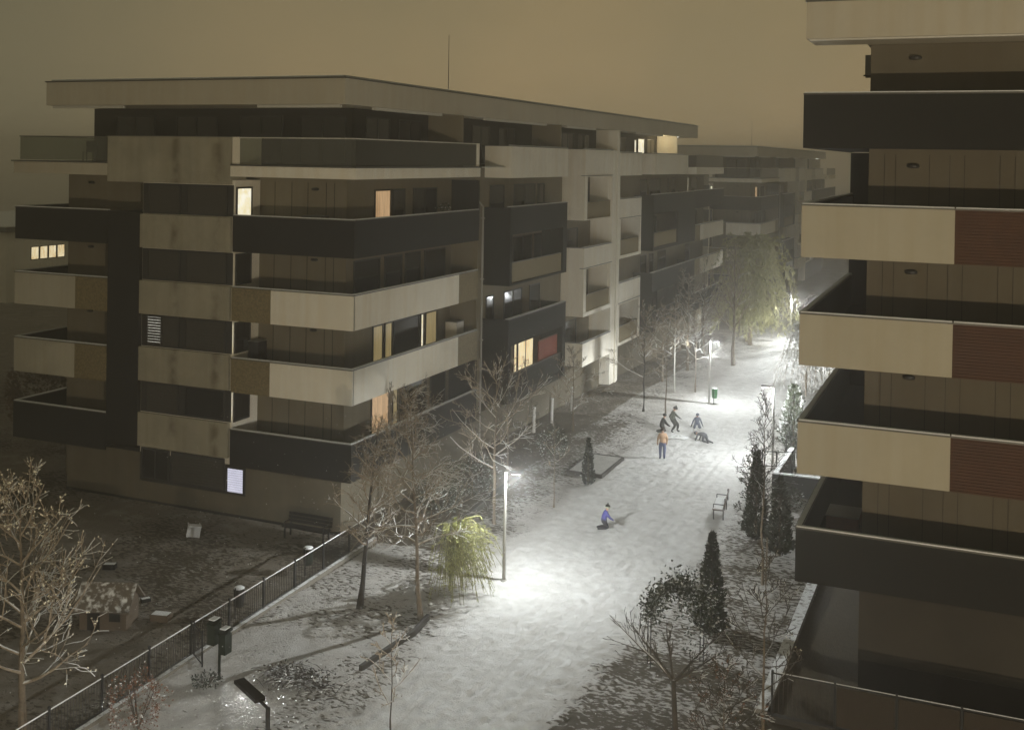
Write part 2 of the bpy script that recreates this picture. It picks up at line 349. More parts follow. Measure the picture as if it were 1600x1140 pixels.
def ground_mat():
    m = bpy.data.materials.new('snowy_ground'); m.use_nodes = True; t = m.node_tree; b = t.nodes['Principled BSDF']; L = t.links
    tc = N(t,'ShaderNodeTexCoord')
    def noise_(sc, det=5, vec=None, ro=.6):
        n = N(t,'ShaderNodeTexNoise'); n.inputs['Scale'].default_value = sc; n.inputs['Detail'].default_value = det; n.inputs['Roughness'].default_value = ro
        L.new(vec or tc.outputs['Object'], n.inputs['Vector']); return n.outputs['Fac']
    def math_(op, a, b_):
        n = N(t,'ShaderNodeMath', operation=op)
        for i, q in enumerate((a,b_)):
            if isinstance(q,(int,float)): n.inputs[i].default_value = q
            else: L.new(q, n.inputs[i])
        return n.outputs[0]
    at = N(t,'ShaderNodeAttribute', attribute_name='soil_shade'); tr = N(t,'ShaderNodeAttribute', attribute_name='trod')
    mp = N(t,'ShaderNodeMapping'); mp.inputs['Scale'].default_value = (1.0,1.8,1); mp.inputs['Rotation'].default_value = (0,0,.5); L.new(tc.outputs['Object'], mp.inputs[0])
    n1 = noise_(4.6, 4, mp.outputs[0], .6); n2 = noise_(.55, 3)
    v = math_('ADD', math_('MULTIPLY', math_('SUBTRACT', n1, .5), 2.6), math_('MULTIPLY', math_('SUBTRACT', n2, .5), 1.3))
    v = math_('ADD', v, math_('SUBTRACT', math_('MULTIPLY', at.outputs['Fac'], 2.0), 1.0))
    mr = N(t,'ShaderNodeMapRange', interpolation_type='SMOOTHSTEP'); L.new(v, mr.inputs[0]); mr.inputs[1].default_value = -.10; mr.inputs[2].default_value = .26
    rs = N(t,'ShaderNodeValToRGB'); L.new(noise_(1.7,6), rs.inputs[0])
    rs.color_ramp.elements[0].position = .3; rs.color_ramp.elements[1].position = .7
    rs.color_ramp.elements[0].color = (.62,.61,.58,1); rs.color_ramp.elements[1].color = (.84,.84,.82,1)
    rd = N(t,'ShaderNodeValToRGB'); L.new(noise_(7,4), rd.inputs[0])
    rd.color_ramp.elements[0].color = (.038,.032,.020,1); rd.color_ramp.elements[1].color = (.10,.08,.048,1)
    tg = N(t,'ShaderNodeMix', data_type='RGBA', blend_type='MULTIPLY'); L.new(math_('MULTIPLY', tr.outputs['Fac'], noise_(3.5,5)), tg.inputs[0]); L.new(rs.outputs[0], tg.inputs[6]); tg.inputs[7].default_value = (.70,.70,.69,1)
    mx = N(t,'ShaderNodeMix', data_type='RGBA'); L.new(mr.outputs[0], mx.inputs[0]); L.new(tg.outputs[2], mx.inputs[6]); L.new(rd.outputs[0], mx.inputs[7])
    ta = N(t,'ShaderNodeAttribute', attribute_name='thin'); tn = N(t,'ShaderNodeMapRange'); L.new(math_('MULTIPLY', ta.outputs['Fac'], math_('ADD', noise_(.9,5), .5)), tn.inputs[0]); tn.inputs[4].default_value = .92
    th = N(t,'ShaderNodeMix', data_type='RGBA'); L.new(tn.outputs[0], th.inputs[0]); L.new(tg.outputs[2], th.inputs[6]); th.inputs[7].default_value = (.150,.122,.085,1)
    L.new(th.outputs[2], mx.inputs[6])
    L.new(mx.outputs[2], b.inputs['Base Color']); b.inputs['Roughness'].default_value = .9; b.inputs['Specular IOR Level'].default_value = .2
    bu = N(t,'ShaderNodeBump'); bu.inputs['Strength'].default_value = .9; bu.inputs['Distance'].default_value = .06
    h = math_('SUBTRACT', math_('ADD', math_('MULTIPLY', noise_(21,4), 1.0), math_('MULTIPLY', noise_(7,5), .55)), math_('MULTIPLY', mr.outputs[0], .35))
    L.new(h, bu.inputs['Height']); L.new(bu.outputs[0], b.inputs['Normal'])
    return m
GROUND = ground_mat()
g1 = ground_mesh('ground', -46, 6, 14, 112, .11, 16000); g1.data.materials.append(GROUND); tag(g1, kind='structure')
g2 = ground_mesh('snow_field', -220, 90, -60, 320, 1.3); g2.data.materials.append(GROUND); g2.location.z = -.22; tag(g2, kind='structure')
gb = MB(); gb.poly([(-900,-400,-2.6),(900,-400,-2.6),(900,900,-2.6),(-900,900,-2.6)])
GFAR = mat('far_snow_field', (.42,.40,.36), .95, .3, .12, .3, 3)
tag(gb.build('terrain', GFAR), kind='structure')

# ------------------------------------------------------------------ building pieces
def window(root, org, face, pos, a0, a1, z0, z1, kind='dark', mull=1):
    """face 'y': looks to -y at y=pos, a along x; face 'x': looks to +x at x=pos, a along y."""
    def bx(mb, u0, u1, w0, w1, d0, d1):
        if face == 'y': mb.box(u0, u1, pos - d1, pos - d0, w0, w1)
        else: mb.box(pos + d0, pos + d1, u0, u1, w0, w1)
    fw = .07
    fr = MB()
    bx(fr, a0, a0+fw, z0, z1, .0, .05); bx(fr, a1-fw, a1, z0, z1, .0, .05)
    bx(fr, a0+fw, a1-fw, z0, z0+fw, .0, .05); bx(fr, a0+fw, a1-fw, z1-fw, z1, .0, .05)
    for i in range(1, mull):
        c = a0 + (a1-a0)*i/mull; bx(fr, c-.03, c+.03, z0+fw, z1-fw, .0, .045)
    o = fr.build('window', FRAME, root, org)
    pn = MB()
    if kind == 'shutter':
        n = max(4, int((z1-z0-2*fw)/.11)); h = (z1-z0-2*fw)/n
        for i in range(n): bx(pn, a0+fw, a1-fw, z0+fw+i*h, z0+fw+(i+.86)*h, .004, .03)
        bx(pn, a0+fw, a1-fw, z0+fw, z1-fw, .001, .012)
        pn.build('shutter', SHUT, o, org)
    else:
        bx(pn, a0+fw, a1-fw, z0+fw, z1-fw, .002, .018)
        mm = dict(dark=GLASS, warm=LIT_WARM, curtain=LIT_CURT, cream=LIT_CREAM, blue=LIT_BLUE, dim=LIT_DIM, slat=LIT_SLAT)[kind]
        pn.build('pane', mm, o, org)
    return o
def balcony(root, org, z0, z1, floor, walls):
    """walls: (facing, a0, a1, pos, material); floor: rect (x0,x1,y0,y1)."""
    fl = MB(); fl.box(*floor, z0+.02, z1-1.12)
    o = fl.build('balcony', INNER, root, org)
    core, cop, snw = MB(), MB(), MB()
    T = .14
    for fc, a0, a1, p, mt, nm in walls:
        pm = MB()
        if fc == '-y': pm.box(a0, a1, p, p+.05, z0, z1); R = (a0, a1, p+.05, p+T)
        elif fc == '+x': pm.box(p-.05, p, a0, a1, z0, z1); R = (p-T, p-.05, a0, a1)
        else: pm.box(p, p+.05, a0, a1, z0, z1); R = (p+.05, p+T, a0, a1)
        if mt is RED:
            n = 17; h = (z1-z0)/n
            for i in range(n): pm.box(a0, a1, p-.035, p, z0+i*h, z0+(i+.5)*h)
        pm.build(nm, mt, o, org)
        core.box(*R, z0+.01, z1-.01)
        if fc == '-y': cop.box(a0-.01, a1+.01, p-.03, p+T+.02, z1+.002, z1+.04); snw.box(a0+.02, a1-.02, p+.01, p+T-.005, z1+.04, z1+.075)
        else:
            x0, x1 = (p-T-.02, p+.03) if fc == '+x' else (p-.03, p+T+.02)
            cop.box(x0, x1, a0-.01, a1+.01, z1+.005, z1+.043); snw.box(x0+.03, x1-.03, a0+.02, a1-.02, z1+.043, z1+.078)
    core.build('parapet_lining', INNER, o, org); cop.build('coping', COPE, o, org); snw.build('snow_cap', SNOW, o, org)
    return o
def part(root, org, name, m, *boxes):
    mb = MB()
    for b in boxes: mb.box(*b)
    return mb.build(name, m, root, org)
def wall_lamp(root, org, x, y, z):
    mb = MB(); mb.lathe([(.10,-.06),(.16,-.04),(.17,.0),(.16,.04),(.10,.06)], (x, y, z), 12, 1, .55)
    return mb.build('wall_lamp', BLACKM, root, org)

# ------------------------------------------------------------------ the long apartment block
def long_block():
    org = (-31.0, 66.0, 0.0)
    R = thing('apartment_building', org, 'long pale apartment block with dark and tan balconies on the left of the snowy walk', 'apartment building')
    P = lambda nm, m, *b: part(R, org, nm, m, *b)
    XI, YI = -24.2, 39.8           # faces of the recessed walls
    P('wall', WALLM, (-39.2, XI, YI, 103.8, -1.3, 14.5))
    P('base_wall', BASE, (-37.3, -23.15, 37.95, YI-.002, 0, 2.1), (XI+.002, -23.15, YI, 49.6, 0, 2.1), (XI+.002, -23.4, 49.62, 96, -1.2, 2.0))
    P('plinth_strip', DARK, (-37.32, -23.12, 37.93, 37.948, .0, .10))  # narrow charcoal strip along the foot of the base wall
    # stair column with stained panels and window strips
    P('column_wall', WHITE, (-33.3, -28.5, 38.06, YI, 2.1, 13.9))
    for z0, z1 in ((10.92,12.36),(8.08,9.51),(5.2,6.66),(2.39,3.83)):
        P('spandrel_panel', STAIN, (-33.32, -28.62, 37.9, 38.058, z0, z1))
    P('terrace_block', STAIN, (-35.15, -28.64, 37.9, 39.0, 13.72, 15.68))
    cp = MB(); cp.box(-35.2,-28.6,37.87,39.05,15.685,15.72); cp.build('coping', COPE, R, org)
    for z0, z1, kinds in ((12.38,13.7,('shutter','shutter')),(9.53,10.9,('shutter','shutter')),(6.68,8.06,('shutter','shutter')),(3.85,5.18,('shutter','dark')),):
        P('window_surround', FRAME, (-33.28, -28.56, 38.045, 38.059, z0+.01, z1-.01))
        window(R, org, 'y', 38.04, -33.0, -31.25, z0+.03, z1-.03, kinds[0]); window(R, org, 'y', 38.04, -30.95, -28.85, z0+.03, z1-.03, kinds[1])
    window(R, org, 'y', 38.035, -33.02, -32.15, 6.72, 8.03, 'slat')
    # ground floor windows in the base wall
    window(R, org, 'y', 37.94, -33.1, -31.6, 1.0, 2.34, 'dark', 2); window(R, org, 'y', 37.94, -31.5, -28.75, 1.0, 2.34, 'shutter')
    window(R, org, 'y', 37.94, -28.66, -27.74, .95, 2.06, 'blue')
    P('window_surround', FRAME, (-33.2,-27.7,37.942,37.949,.9,2.09))
    # corner windows on the side of the column
    window(R, org, 'x', -28.5, 38.12, 39.2, 12.35, 13.62, 'cream')
    for z0, k in ((9.55,'dark'),(6.7,'dark'),(3.85,'dark')): window(R, org, 'x', -28.5, 38.12, 39.2, z0, z0+1.3, k)
    for z in (6.75, 3.95): P('light_slit', LIT_CREAM, (-28.51,-28.498,38.03,38.042,z,z+1.2))
    # dark frame on the left with its balconies
    P('dark_frame', DARK, (-35.07, -33.34, 37.9, YI, 2.3, 12.42))
    for z0, z1, kind in ((11.0,12.42,'d'),(8.05,9.47,'w'),(4.98,6.5,'w'),(1.98,3.58,'d')):
        fl = (-40.4, -35.08, 38.05, YI, )
        if kind == 'd': ws = [('-y',-40.48,-35.08,37.9,DARK,'parapet_panel'),('-x',38.05,43,-40.48,DARK,'parapet_panel')]
        else: ws = [('-y',-40.48,-36.9,37.9,LWHITE,'parapet_panel'),('-y',-36.9,-35.08,37.9,TAN,'cladding_panel'),('-x',38.05,43,-40.48,WHITE,'parapet_panel')]
        balcony(R, org, z0, z1, (-40.33,-35.08,38.05,YI-.003), ws)
        P('side_slab', INNER, (-40.33,-39.203,YI,43,z0+.02,z1-1.12))
    # glazed terrace, left
    P('terrace_slab', FASC, (-40.6,-35.16,37.88,43,13.98,14.5)); P('slab_edge', COPE, (-40.72,-35.155,37.84,43,14.505,14.56))
    g = MB(); g.box(-40.3,-35.18,37.96,37.975,14.6,15.62); g.box(-40.3,-40.285,37.98,43,14.6,15.62); g.build('glass_railing', RGLASS, R, org)
    P('railing_bar', COPE, (-40.33,-35.17,37.94,37.99,15.625,15.67), (-40.33,-40.27,37.995,43,15.625,15.67))
    # right-hand corner balconies, wrapping round to the walk
    XO = -22.68
    for z0, z1, kind in ((10.95,12.42,'d'),(8.10,9.47,'w'),(5.15,6.53,'w'),(2.10,3.58,'d')):
        if kind == 'd': ws = [('-y',-28.48,XO,37.9,DARK,'parapet_panel'),('+x',38.05,49.65,XO,DARK,'parapet_panel')]
        else: ws = [('-y',-28.48,-26.56,37.9,TAN,'cladding_panel'),('-y',-26.56,XO,37.9,WHITE,'parapet_panel'),
                    ('+x',37.95,47.5,XO,WHITE,'parapet_panel'),('+x',47.5,49.65,XO,TAN,'cladding_panel')]
        o = balcony(R, org, z0, z1, (-28.48,XO-.15,38.05,YI-.003), ws)
        fl = MB(); fl.box(XI+.003,XO-.15,YI,49.6,z0+.025,z1-1.12); fl.build('floor_slab', INNER, o, org)
        P('end_wall', DARK if kind=='d' else WALLM, (XI+.004,XO-.06,49.66,49.80,z0,z1+1.47))
    P('glass_terrace_slab', WHITE, (-28.62,XO+.02,37.88,39.6,14.06,14.5),(XI+.004,XO+.02,39.602,49.7,14.06,14.5))
    P('slab_edge', COPE, (-28.6,XO+.08,37.83,38.2,14.505,14.57),(XO-.3,XO+.08,38.202,49.72,14.505,14.57))
    g = MB(); g.box(-28.2,XO-.03,37.96,37.975,14.6,15.64); g.box(XO-.045,XO-.03,37.98,49.3,14.6,15.64); g.build('glass_railing', RGLASS, R, org)
    P('railing_bar', SOFF, (-28.25,XO-.01,37.945,37.99,15.645,15.69), (XO-.06,XO-.01,37.992,49.3,15.645,15.69))
    P('terrace_end_wall', WHITE, (-28.62,-28.25,38.0,39.5,14.51,15.69)); P('terrace_end_wall', WHITE, (-24.3,XO,49.32,49.6,14.51,15.69))
    # cladding joints on the recessed front wall, and its lamps
    for f in (2.45,5.4,8.35,11.3):
        P('wall_joint', INNER, *[(x, x+.022, YI-.012, YI-.001, f, f+2.55) for x in (-27.75,-26.9,-26.1,-25.2,-24.8)])
        for x, z in ((-25.7, f+2.27),(-37.78, f+2.27)): wall_lamp(R, org, x, YI-.06, z)
    # windows and doors on the street side
    W = lambda y0, y1, f, k='dark', m=1, h=2.25, b=0.03: window(R, org, 'x', XI, y0, y1, f+b, f+h, k, m)
    for y0, y1, k, m in ((42.05,43.5,'curtain',1),(43.6,44.8,'dark',1),(45.6,48.0,'dark',2),(51.6,52.95,'dark',1),(54.3,56.2,'dark',1),(57.6,60.8,'dark',2),(61.2,62.3,'dark',1),(66.4,68.2,'dark',2),(69.5,70.6,'dark',1),(73.2,75.0,'dark',1),(76.0,77.2,'dark',1),(82.6,84.4,'dark',1),(85.2,88.4,'dark',3),(90.7,90.95,'cream',1),(92.0,93.2,'dark',1),(97.4,97.75,'cream',1),(99.0,101,'dark',1)): W(y0,y1,11.3,k,m)
    for y0, y1, k, m in ((40.4,42.6,'dark',1),(43.0,44.6,'dark',1),(44.9,46.4,'dark',1),(46.8,49.0,'dark',1),(54.2,56.6,'dark',2),(57.6,60.4,'dark',2),(60.8,61.9,'dark',1),(66.4,68.4,'dark',1),(73.0,74.6,'dark',1),(75.4,77.4,'dark',1),(82.4,84.4,'dark',1),(85.4,87.4,'dark',2),(94.6,95.0,'warm',1),(99.0,101,'dark',1)): W(y0,y1,8.35,k,m)
    for y0, y1, k, m in ((42.05,42.95,'dim',1),(43.1,43.8,'dim',1),(43.9,46.4,'dark',1),(46.5,46.85,'cream',1),(47.0,48.2,'dim',1),(54.0,55.0,'dark',1),(56.4,59.0,'dark',2),(60.2,61.8,'dark',1),(66.2,67.6,'dark',1),(68.4,69.6,'dark',1),(73.0,74.6,'dark',1),(75.2,77.0,'dark',1),(83.0,84.6,'dark',1),(85.4,86.6,'dark',1),(88.0,90.4,'dark',1),(97.0,98.5,'dark',1)): W(y0,y1,5.4,k,m)
    for y0, y1, k, m in ((42.0,43.6,'curtain',1),(43.9,44.4,'dim',1),(44.6,47.2,'dark',1),(47.6,49.2,'dark',1),(54.4,57.4,'dark',2),(57.9,58.4,'warm',1),(58.5,60.9,'warm',2),(66.2,68.4,'dark',1),(73.4,76.6,'dark',2),(83.0,88.0,'dark',3)): W(y0,y1,2.45,k,m)
    # bays along the walk: (y0, y1, kind)
    def frame_bay(y0, y1, z0, z1, o0, o1, pz, m, panel, pt):
        # a box of render with an opening: o0..o1 along y, from pz (sill) up to pt (head), and a panel in the opening
        x0, x1 = XI+.005, XO
        P('bay_frame', m, (x1-.2,x1,y0,o0,z0,z1),(x1-.2,x1,o1,y1,z0,z1),(x1-.2,x1,o0,o1,pt,z1),(x1-.2,x1,o0,o1,z0,pz-1.05),
          (x0,x1-.203,y0,y0+.2,z0,z1),(x0,x1-.203,y1-.2,y1,z0,z1),(x0,x1-.203,y0+.2,y1-.2,z0,z0+.25))
        P('cladding_panel', panel, (x1-.15,x1-.10,o0,o1,pz-1.05,pz)); P('coping', COPE, (x1-.2,x1-.06,o0+.01,o1-.01,pz+.002,pz+.035))
        P('bay_coping', COPE, (x1-.26,x1+.03,y0-.03,y1+.03,z1+.003,z1+.04)); P('snow_cap', SNOW, (x1-.2,x1-.02,y0,y1,z1+.04,z1+.075))
    def open_parapet(y0, y1, z0, z1, m):
        x0, x1 = XI+.005, XO
        P('bay_parapet', m, (x1-.18,x1,y0,y1,z0,z1),(x0,x1-.183,y0,y0+.18,z0,z1),(x0,x1-.183,y0+.183,y1,z0,z0+.25))
        P('bay_coping', COPE, (x1-.21,x1+.03,y0-.03,y1+.02,z1+.003,z1+.04),(x0,x1-.213,y0-.03,y0+.2,z1+.003,z1+.04)); P('snow_cap', SNOW, (x1-.16,x1-.02,y0,y1,z1+.04,z1+.075))
    # B, dark bay
    open_parapet(53.6,62.25,13.96,15.62,WHITE)
    frame_bay(53.6,62.25,8.3,12.4,53.95,61.6,9.47,DARK,TAN,10.98)
    frame_bay(53.6,62.25,2.1,6.52,53.95,61.8,3.55,DARK,DARK,5.12)
    # C, white bay with a return wall beside it
    P('bay_wall', WHITE, (XI+.005,XO,70.95,71.85,0,15.62))
    open_parapet(65.4,70.948,13.96,15.62,WHITE)
    frame_bay(65.4,70.948,11.2,13.958,65.9,70.85,12.3,WHITE,TAN,13.9)
    open_parapet(65.4,70.948,8.2,9.47,WHITE)
    frame_bay(65.4,70.948,5.2,8.198,65.9,70.85,6.5,WHITE,TAN,8.15)
    open_parapet(65.4,70.948,2.1,3.55,WHITE)
    P('party_wall', WHITE, (XI+.005,XO+.06,71.9,72.3,0,17.0))
    # D, second white bay, set a storey lower
    P('bay_wall', WHITE, (XI+.005,XO-.01,72.32,72.72,0,15.5))
    open_parapet(72.74,77.9,13.92,15.5,WHITE)
    open_parapet(72.74,77.9,11.0,12.32,WHITE)
    frame_bay(72.74,77.9,8.25,10.995,72.95,77.6,9.5,WHITE,TAN,10.95)
    open_parapet(72.74,77.9,5.2,6.58,WHITE)
    frame_bay(72.74,77.9,2.3,5.195,72.95,77.6,3.55,WHITE,TAN,5.1)
    # E, long dark bay
    open_parapet(81.1,90.2,13.94,15.5,WHITE)
    P('bay_parapet', WHITE, (XI+.005,XO-.7,90.22,94.4,13.94,15.5))
    frame_bay(81.1,94.4,8.2,12.4,81.45,88.4,9.5,DARK,TAN,10.95)
    frame_bay(81.1,94.4,2.1,6.52,81.45,88.4,3.55,DARK,DARK,5.1)
    # far corner balconies
    for z0, z1, kind in ((10.95,12.42,'d'),(8.10,9.45,'w'),(5.15,6.53,'w'),(2.10,3.58,'d')):
        ws = [('+x',94.45,105.7,XO,DARK,'parapet_panel')] if kind=='d' else [('+x',94.45,96.3,XO,TAN,'cladding_panel'),('+x',96.3,105.7,XO,WHITE,'parapet_panel')]
        balcony(R, org, z0, z1, (XI+.004,XO-.15,94.45,105.6), ws)
    P('glass_terrace_slab', WHITE, (XI+.004,XO+.02,94.5,105.4,13.85,14.45))
    g = MB(); g.box(XO-.045,XO-.03,94.6,105.3,14.5,15.55); g.build('glass_railing', RGLASS, R, org)
    # penthouse and roof
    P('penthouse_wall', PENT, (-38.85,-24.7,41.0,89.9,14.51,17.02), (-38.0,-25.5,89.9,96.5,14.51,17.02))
    P('terrace_floor', SNOW, (-39.9,-28.7,39.6,40.98,14.505,14.53),(-28.19,-22.8,39.61,40.98,14.505,14.53),(-24.69,-22.95,41.0,53.5,14.505,14.53))
    for y in (48.0, 61.4): P('partition_wall', WALLM, (-24.69,-22.85,y,y+.12,14.54,17.0))
    P('lit_partition_wall', WHITE, (-24.69,-23.0,89.0,89.12,14.54,17.0))  # paler than the other partitions, for the window light falling on it
    window(R, org, 'x', -24.69, 82.4, 83.0, 14.6, 16.6, 'cream'); window(R, org, 'x', -24.69, 83.4, 85.2, 14.6, 16.7, 'cream')
    for y0 in (42,45,49.5,53,56.5,63,66.5,69.5,74,78,86): window(R, org, 'x', -24.69, y0, y0+2.2, 14.6, 16.7, 'dark', 2)
    for x0 in (-37.5,-34,-30.5,-27.3): window(R, org, 'y', 40.99, x0, x0+2.3, 14.6, 16.7, 'dark', 2)
    P('ceiling_light', LAMPLENS, (-24.2,-23.6,90.6,91.6,16.98,17.02))
    roof = P('roof', FASC, (-38.7,-23.2,37.9,96.9,17.03,18.05))
    part(roof, org, 'roof_coping', COPE, (-38.75,-23.15,37.85,96.95,18.053,18.11)); part(roof, org, 'snow_cap', SNOW, (-38.55,-23.35,38.05,96.75,18.112,18.19))
    for b in ((-38.4,-34.4,37.97,38.12),(-27.4,-23.45,37.97,38.12)): P('awning_box', SOFF, (b[0],b[1],b[2],b[3],16.90,17.02))
    for y0, y1 in ((40.4,46.6),(51.6,60.1),(63.5,69.0),(78.0,85.5)): P('awning_box', SOFF, (-23.42,-23.24,y0,y1,16.90,17.022))
    a = MB(); a.tube([(-27.1,55,18.1),(-27.1,55,21.7)], [.025,.012], 5); a.build('antenna', BLACKM, R, org)
    a = MB(); a.tube([(-22.62,50.0,1.0),(-22.62,50.0,12.6)], .05, 8); a.tube([(-22.62,50.0,12.6),(-22.9,50.0,12.9),(-24.15,50.0,13.0)], .05, 8)
    for z in (3,6,9,12): a.box(-22.7,-22.54,49.92,50.08,z,z+.05)
    a.build('downpipe', GALV, R, org)
    return R
BLD = long_block()
far = copy_tree(BLD)
far.location = (-31.0, 66.0 + 87.3, -1.35); far['label'] = 'far balconied block fading into the fog at the end of the walk'

def point(name, loc, energy, col, rad=.1, parent=None):
    l = bpy.data.lights.new(name, 'POINT'); l.energy = energy; l.color = col; l.shadow_soft_size = rad
    o = bpy.data.objects.new(name, l); COL.objects.link(o); o.location = loc
    if parent: o.parent = parent
    return o
point('partition_fill_light', (-23.9-(-31), 87.6-66, 16.75), 55, (1,.82,.5), .1, BLD)  # added light standing in for window light on the terrace partition

# ------------------------------------------------------------------ the near block on the right
def right_block():
    org = (0.0, 40.0, 0.0)
    R = thing('apartment_building', org, 'near apartment block on the right with pale and brick-red balcony fronts', 'apartment building')
    P = lambda nm, m, *b: part(R, org, nm, m, *b)
    X0, Y0, YI = -4.56, 31.3, 33.3
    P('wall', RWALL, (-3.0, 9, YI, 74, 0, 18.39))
    P('end_wall', INNER, (X0+.02, -3.003, 43.2, 43.4, 3.5, 15.4))
    lv = ((15.41,16.87,'d'),(12.42,13.83,'w'),(9.45,10.85,'w'),(6.47,7.88,'w'),(3.49,4.94,'d'))
    for z0, z1, k in lv:
        if k == 'd': ws = [('-y',X0,9,Y0,DARK,'parapet_panel'),('-x',Y0+.15,43.2,X0,DARK,'parapet_panel')]
        else: ws = [('-y',X0,-.64,Y0,RWHITE,'parapet_panel'),('-y',-.64,9,Y0+.02,RED,'cladding_panel'),('-x',Y0+.15,43.2,X0,RWHITE,'parapet_panel')]
        o = balcony(R, org, z0, z1, (X0+.15,9,Y0+.15,YI-.003), ws)
        fl = MB(); fl.box(X0+.15,-3.003,YI,43.19,z0+.02,z1-1.12); fl.build('floor_slab', INNER, o, org)
        f = z1 - 1.1
        if z0 < 15: P('wall_joint', INNER, *[(x, x+.014, YI-.012, YI-.001, f, f+2.55) for x in (-2.58,-2.28,-1.38,-.85,-.47,.43,.81,1.3)])
        wall_lamp(R, org, -1.8, YI-.07, f+2.23)
        if z0 < 15:
            window(R, org, 'y', YI, 1.6, 2.6, f+.03, f+2.2, 'dark'); window(R, org, 'y', YI, 2.8, 4.6, f+.03, f+2.2, 'dark', 2)
    wall_lamp(R, org, -1.8, YI-.07, 3.0)
    P('wall_plinth', INNER, (-3.02, 9, YI-.06, YI-.002, 0, .8)); P('base_wall', mat('shaded_base_render', (.045,.039,.029), .9, .15, .8), (-3.03, 9, YI-.03, YI-.002, .8, 3.49))  # base colour darkened in place of low light being blocked
    roof = P('roof', FASC, (X0+.03, 9, Y0, 33.2, 18.4, 19.4), (-3.1, 9, 33.2, 76, 18.4, 19.4))
    part(roof, org, 'roof_coping', COPE, (X0, 9.03, Y0-.04, 33.24, 19.403, 19.46))
    P('soffit_trim', SOFF, (X0+.12, 9, Y0+.1, Y0+.22, 18.35, 18.398))
    return R
RB = right_block()

# ------------------------------------------------------------------ distant low block beyond the left end
def low_block():
    org = (-100, 105, 0)
    R = thing('apartment_building', org, 'distant low block with a strip of lit windows beyond the dark balconies', 'apartment building')
    part(R, org, 'wall', WHITE, (-115,-92,85,150,-1.5,6.6)); part(R, org, 'roof', DARK, (-115.5,-91.5,84.5,150.5,6.6,7.1)); part(R, org, 'snow_cap', SNOW, (-115.3,-91.7,84.7,150.3,7.1,7.2))
    for y0 in (88.2, 89.4, 90.6, 91.8): window(R, org, 'x', -92, y0, y0+1.1, 3.5, 4.9, 'warm')
    for y0 in (100, 108, 118, 128): window(R, org, 'x', -92, y0, y0+2, 3.5, 5.2, 'dark', 2)
    return R
low_block()

# ------------------------------------------------------------------ lamps
SGN = 1
def street_lamp(x, y, ax, ay, arm, h, power, label, group='lit street lamps along the walk', spot=160, pm=None, z=0):
    t = thing('street_lamp', (x, y, z), label, 'street lamp', group)
    a = MB(); a.tube([(0,0,0),(0,0,1.0),(0,0,h)], [.065,.06,.045], 10); a.lathe([(.12,0),(.12,.03),(.07,.05)], (0,0,0), 10); a.build('pole', pm or GALV, t, smooth=False)
    b = MB(); L = math.hypot(ax, ay); ux, uy = ax/L, ay/L
    b.tube([(0,0,h-.02),(ux*arm*.35,uy*arm*.35,h)], .03, 8); b.build('arm', pm or GALV, t)
    c = MB(); px, py = -uy*.11, ux*.11
    p0, p1 = arm*.25, arm*1.0
    c.prism([(ux*p0-px,uy*p0-py,h-.02),(ux*p1-px,uy*p1-py,h-.0),(ux*p1+px,uy*p1+py,h-.0),(ux*p0+px,uy*p0+py,h-.02)], (0,0,.07)); hd = c.build('lamp_head', BLACKM, t)
    d = MB(); q0, q1 = arm*.45, arm*.95; k = .8
    d.prism([(ux*q0-px*k,uy*q0-py*k,h-.028),(ux*q1-px*k,uy*q1-py*k,h-.012),(ux*q1+px*k,uy*q1+py*k,h-.012),(ux*q0+px*k,uy*q0+py*k,h-.028)], (0,0,-.012)); d.build('lens', LAMPLENS, hd)
    l = bpy.data.lights.new('led_light', 'POINT'); l.energy = power; l.color = (.945,.985,1); l.shadow_soft_size = .03
    l.use_nodes = True; ln = l.node_tree; em_ = ln.nodes['Emission']; tcn = N(ln,'ShaderNodeTexCoord'); sp = N(ln,'ShaderNodeSeparateXYZ'); ln.links.new(tcn.outputs['Normal'], sp.inputs[0])
    ab = N(ln,'ShaderNodeMath', operation='ABSOLUTE'); ln.links.new(sp.outputs['Z'], ab.inputs[0])
    mxn = N(ln,'ShaderNodeMath', operation='MAXIMUM'); ln.links.new(ab.outputs[0], mxn.inputs[0]); mxn.inputs[1].default_value = .38
    pw = N(ln,'ShaderNodeMath', operation='POWER'); ln.links.new(mxn.outputs[0], pw.inputs[0]); pw.inputs[1].default_value = -2.0   # wide street optics
    up = N(ln,'ShaderNodeMapRange', interpolation_type='SMOOTHSTEP'); ln.links.new(sp.outputs['Z'], up.inputs[0]); up.inputs[1].default_value = -.30*SGN; up.inputs[2].default_value = .06*SGN; up.inputs[3].default_value = .62; up.inputs[4].default_value = 0
    spill = N(ln,'ShaderNodeMath', operation='MULTIPLY'); ln.links.new(pw.outputs[0], spill.inputs[0]); ln.links.new(up.outputs[0], spill.inputs[1])
    sm = N(ln,'ShaderNodeMath', operation='ADD'); ln.links.new(spill.outputs[0], sm.inputs[0]); sm.inputs[1].default_value = 1.05   # added even spill sideways and up, to brighten the walls
    ln.links.new(sm.outputs[0], em_.inputs['Strength'])
    lo = bpy.data.objects.new('led_light', l); COL.objects.link(lo); lo.parent = t; lo.location = (ux*arm*.7, uy*arm*.7, h-.10)
    return t
street_lamp(-15.39, 36.3, 1, 0, .62, 3.88, 720, 'lit lamp post beside the yellow-green weeping shrub')
street_lamp(-15.36, 68.4, 1, 0, .62, 3.88, 720, 'lit lamp post with a green litter bin at its foot')
street_lamp(-9.33, 55.95, -1, 0, .62, 3.85, 780, 'grey lamp post beside the fenced terrace, arm reaching left')
street_lamp(-15.4, 100.5, 1, 0, .62, 3.9, 1300, 'farthest lit lamp post in the fog with a cone of light', z=-.92)
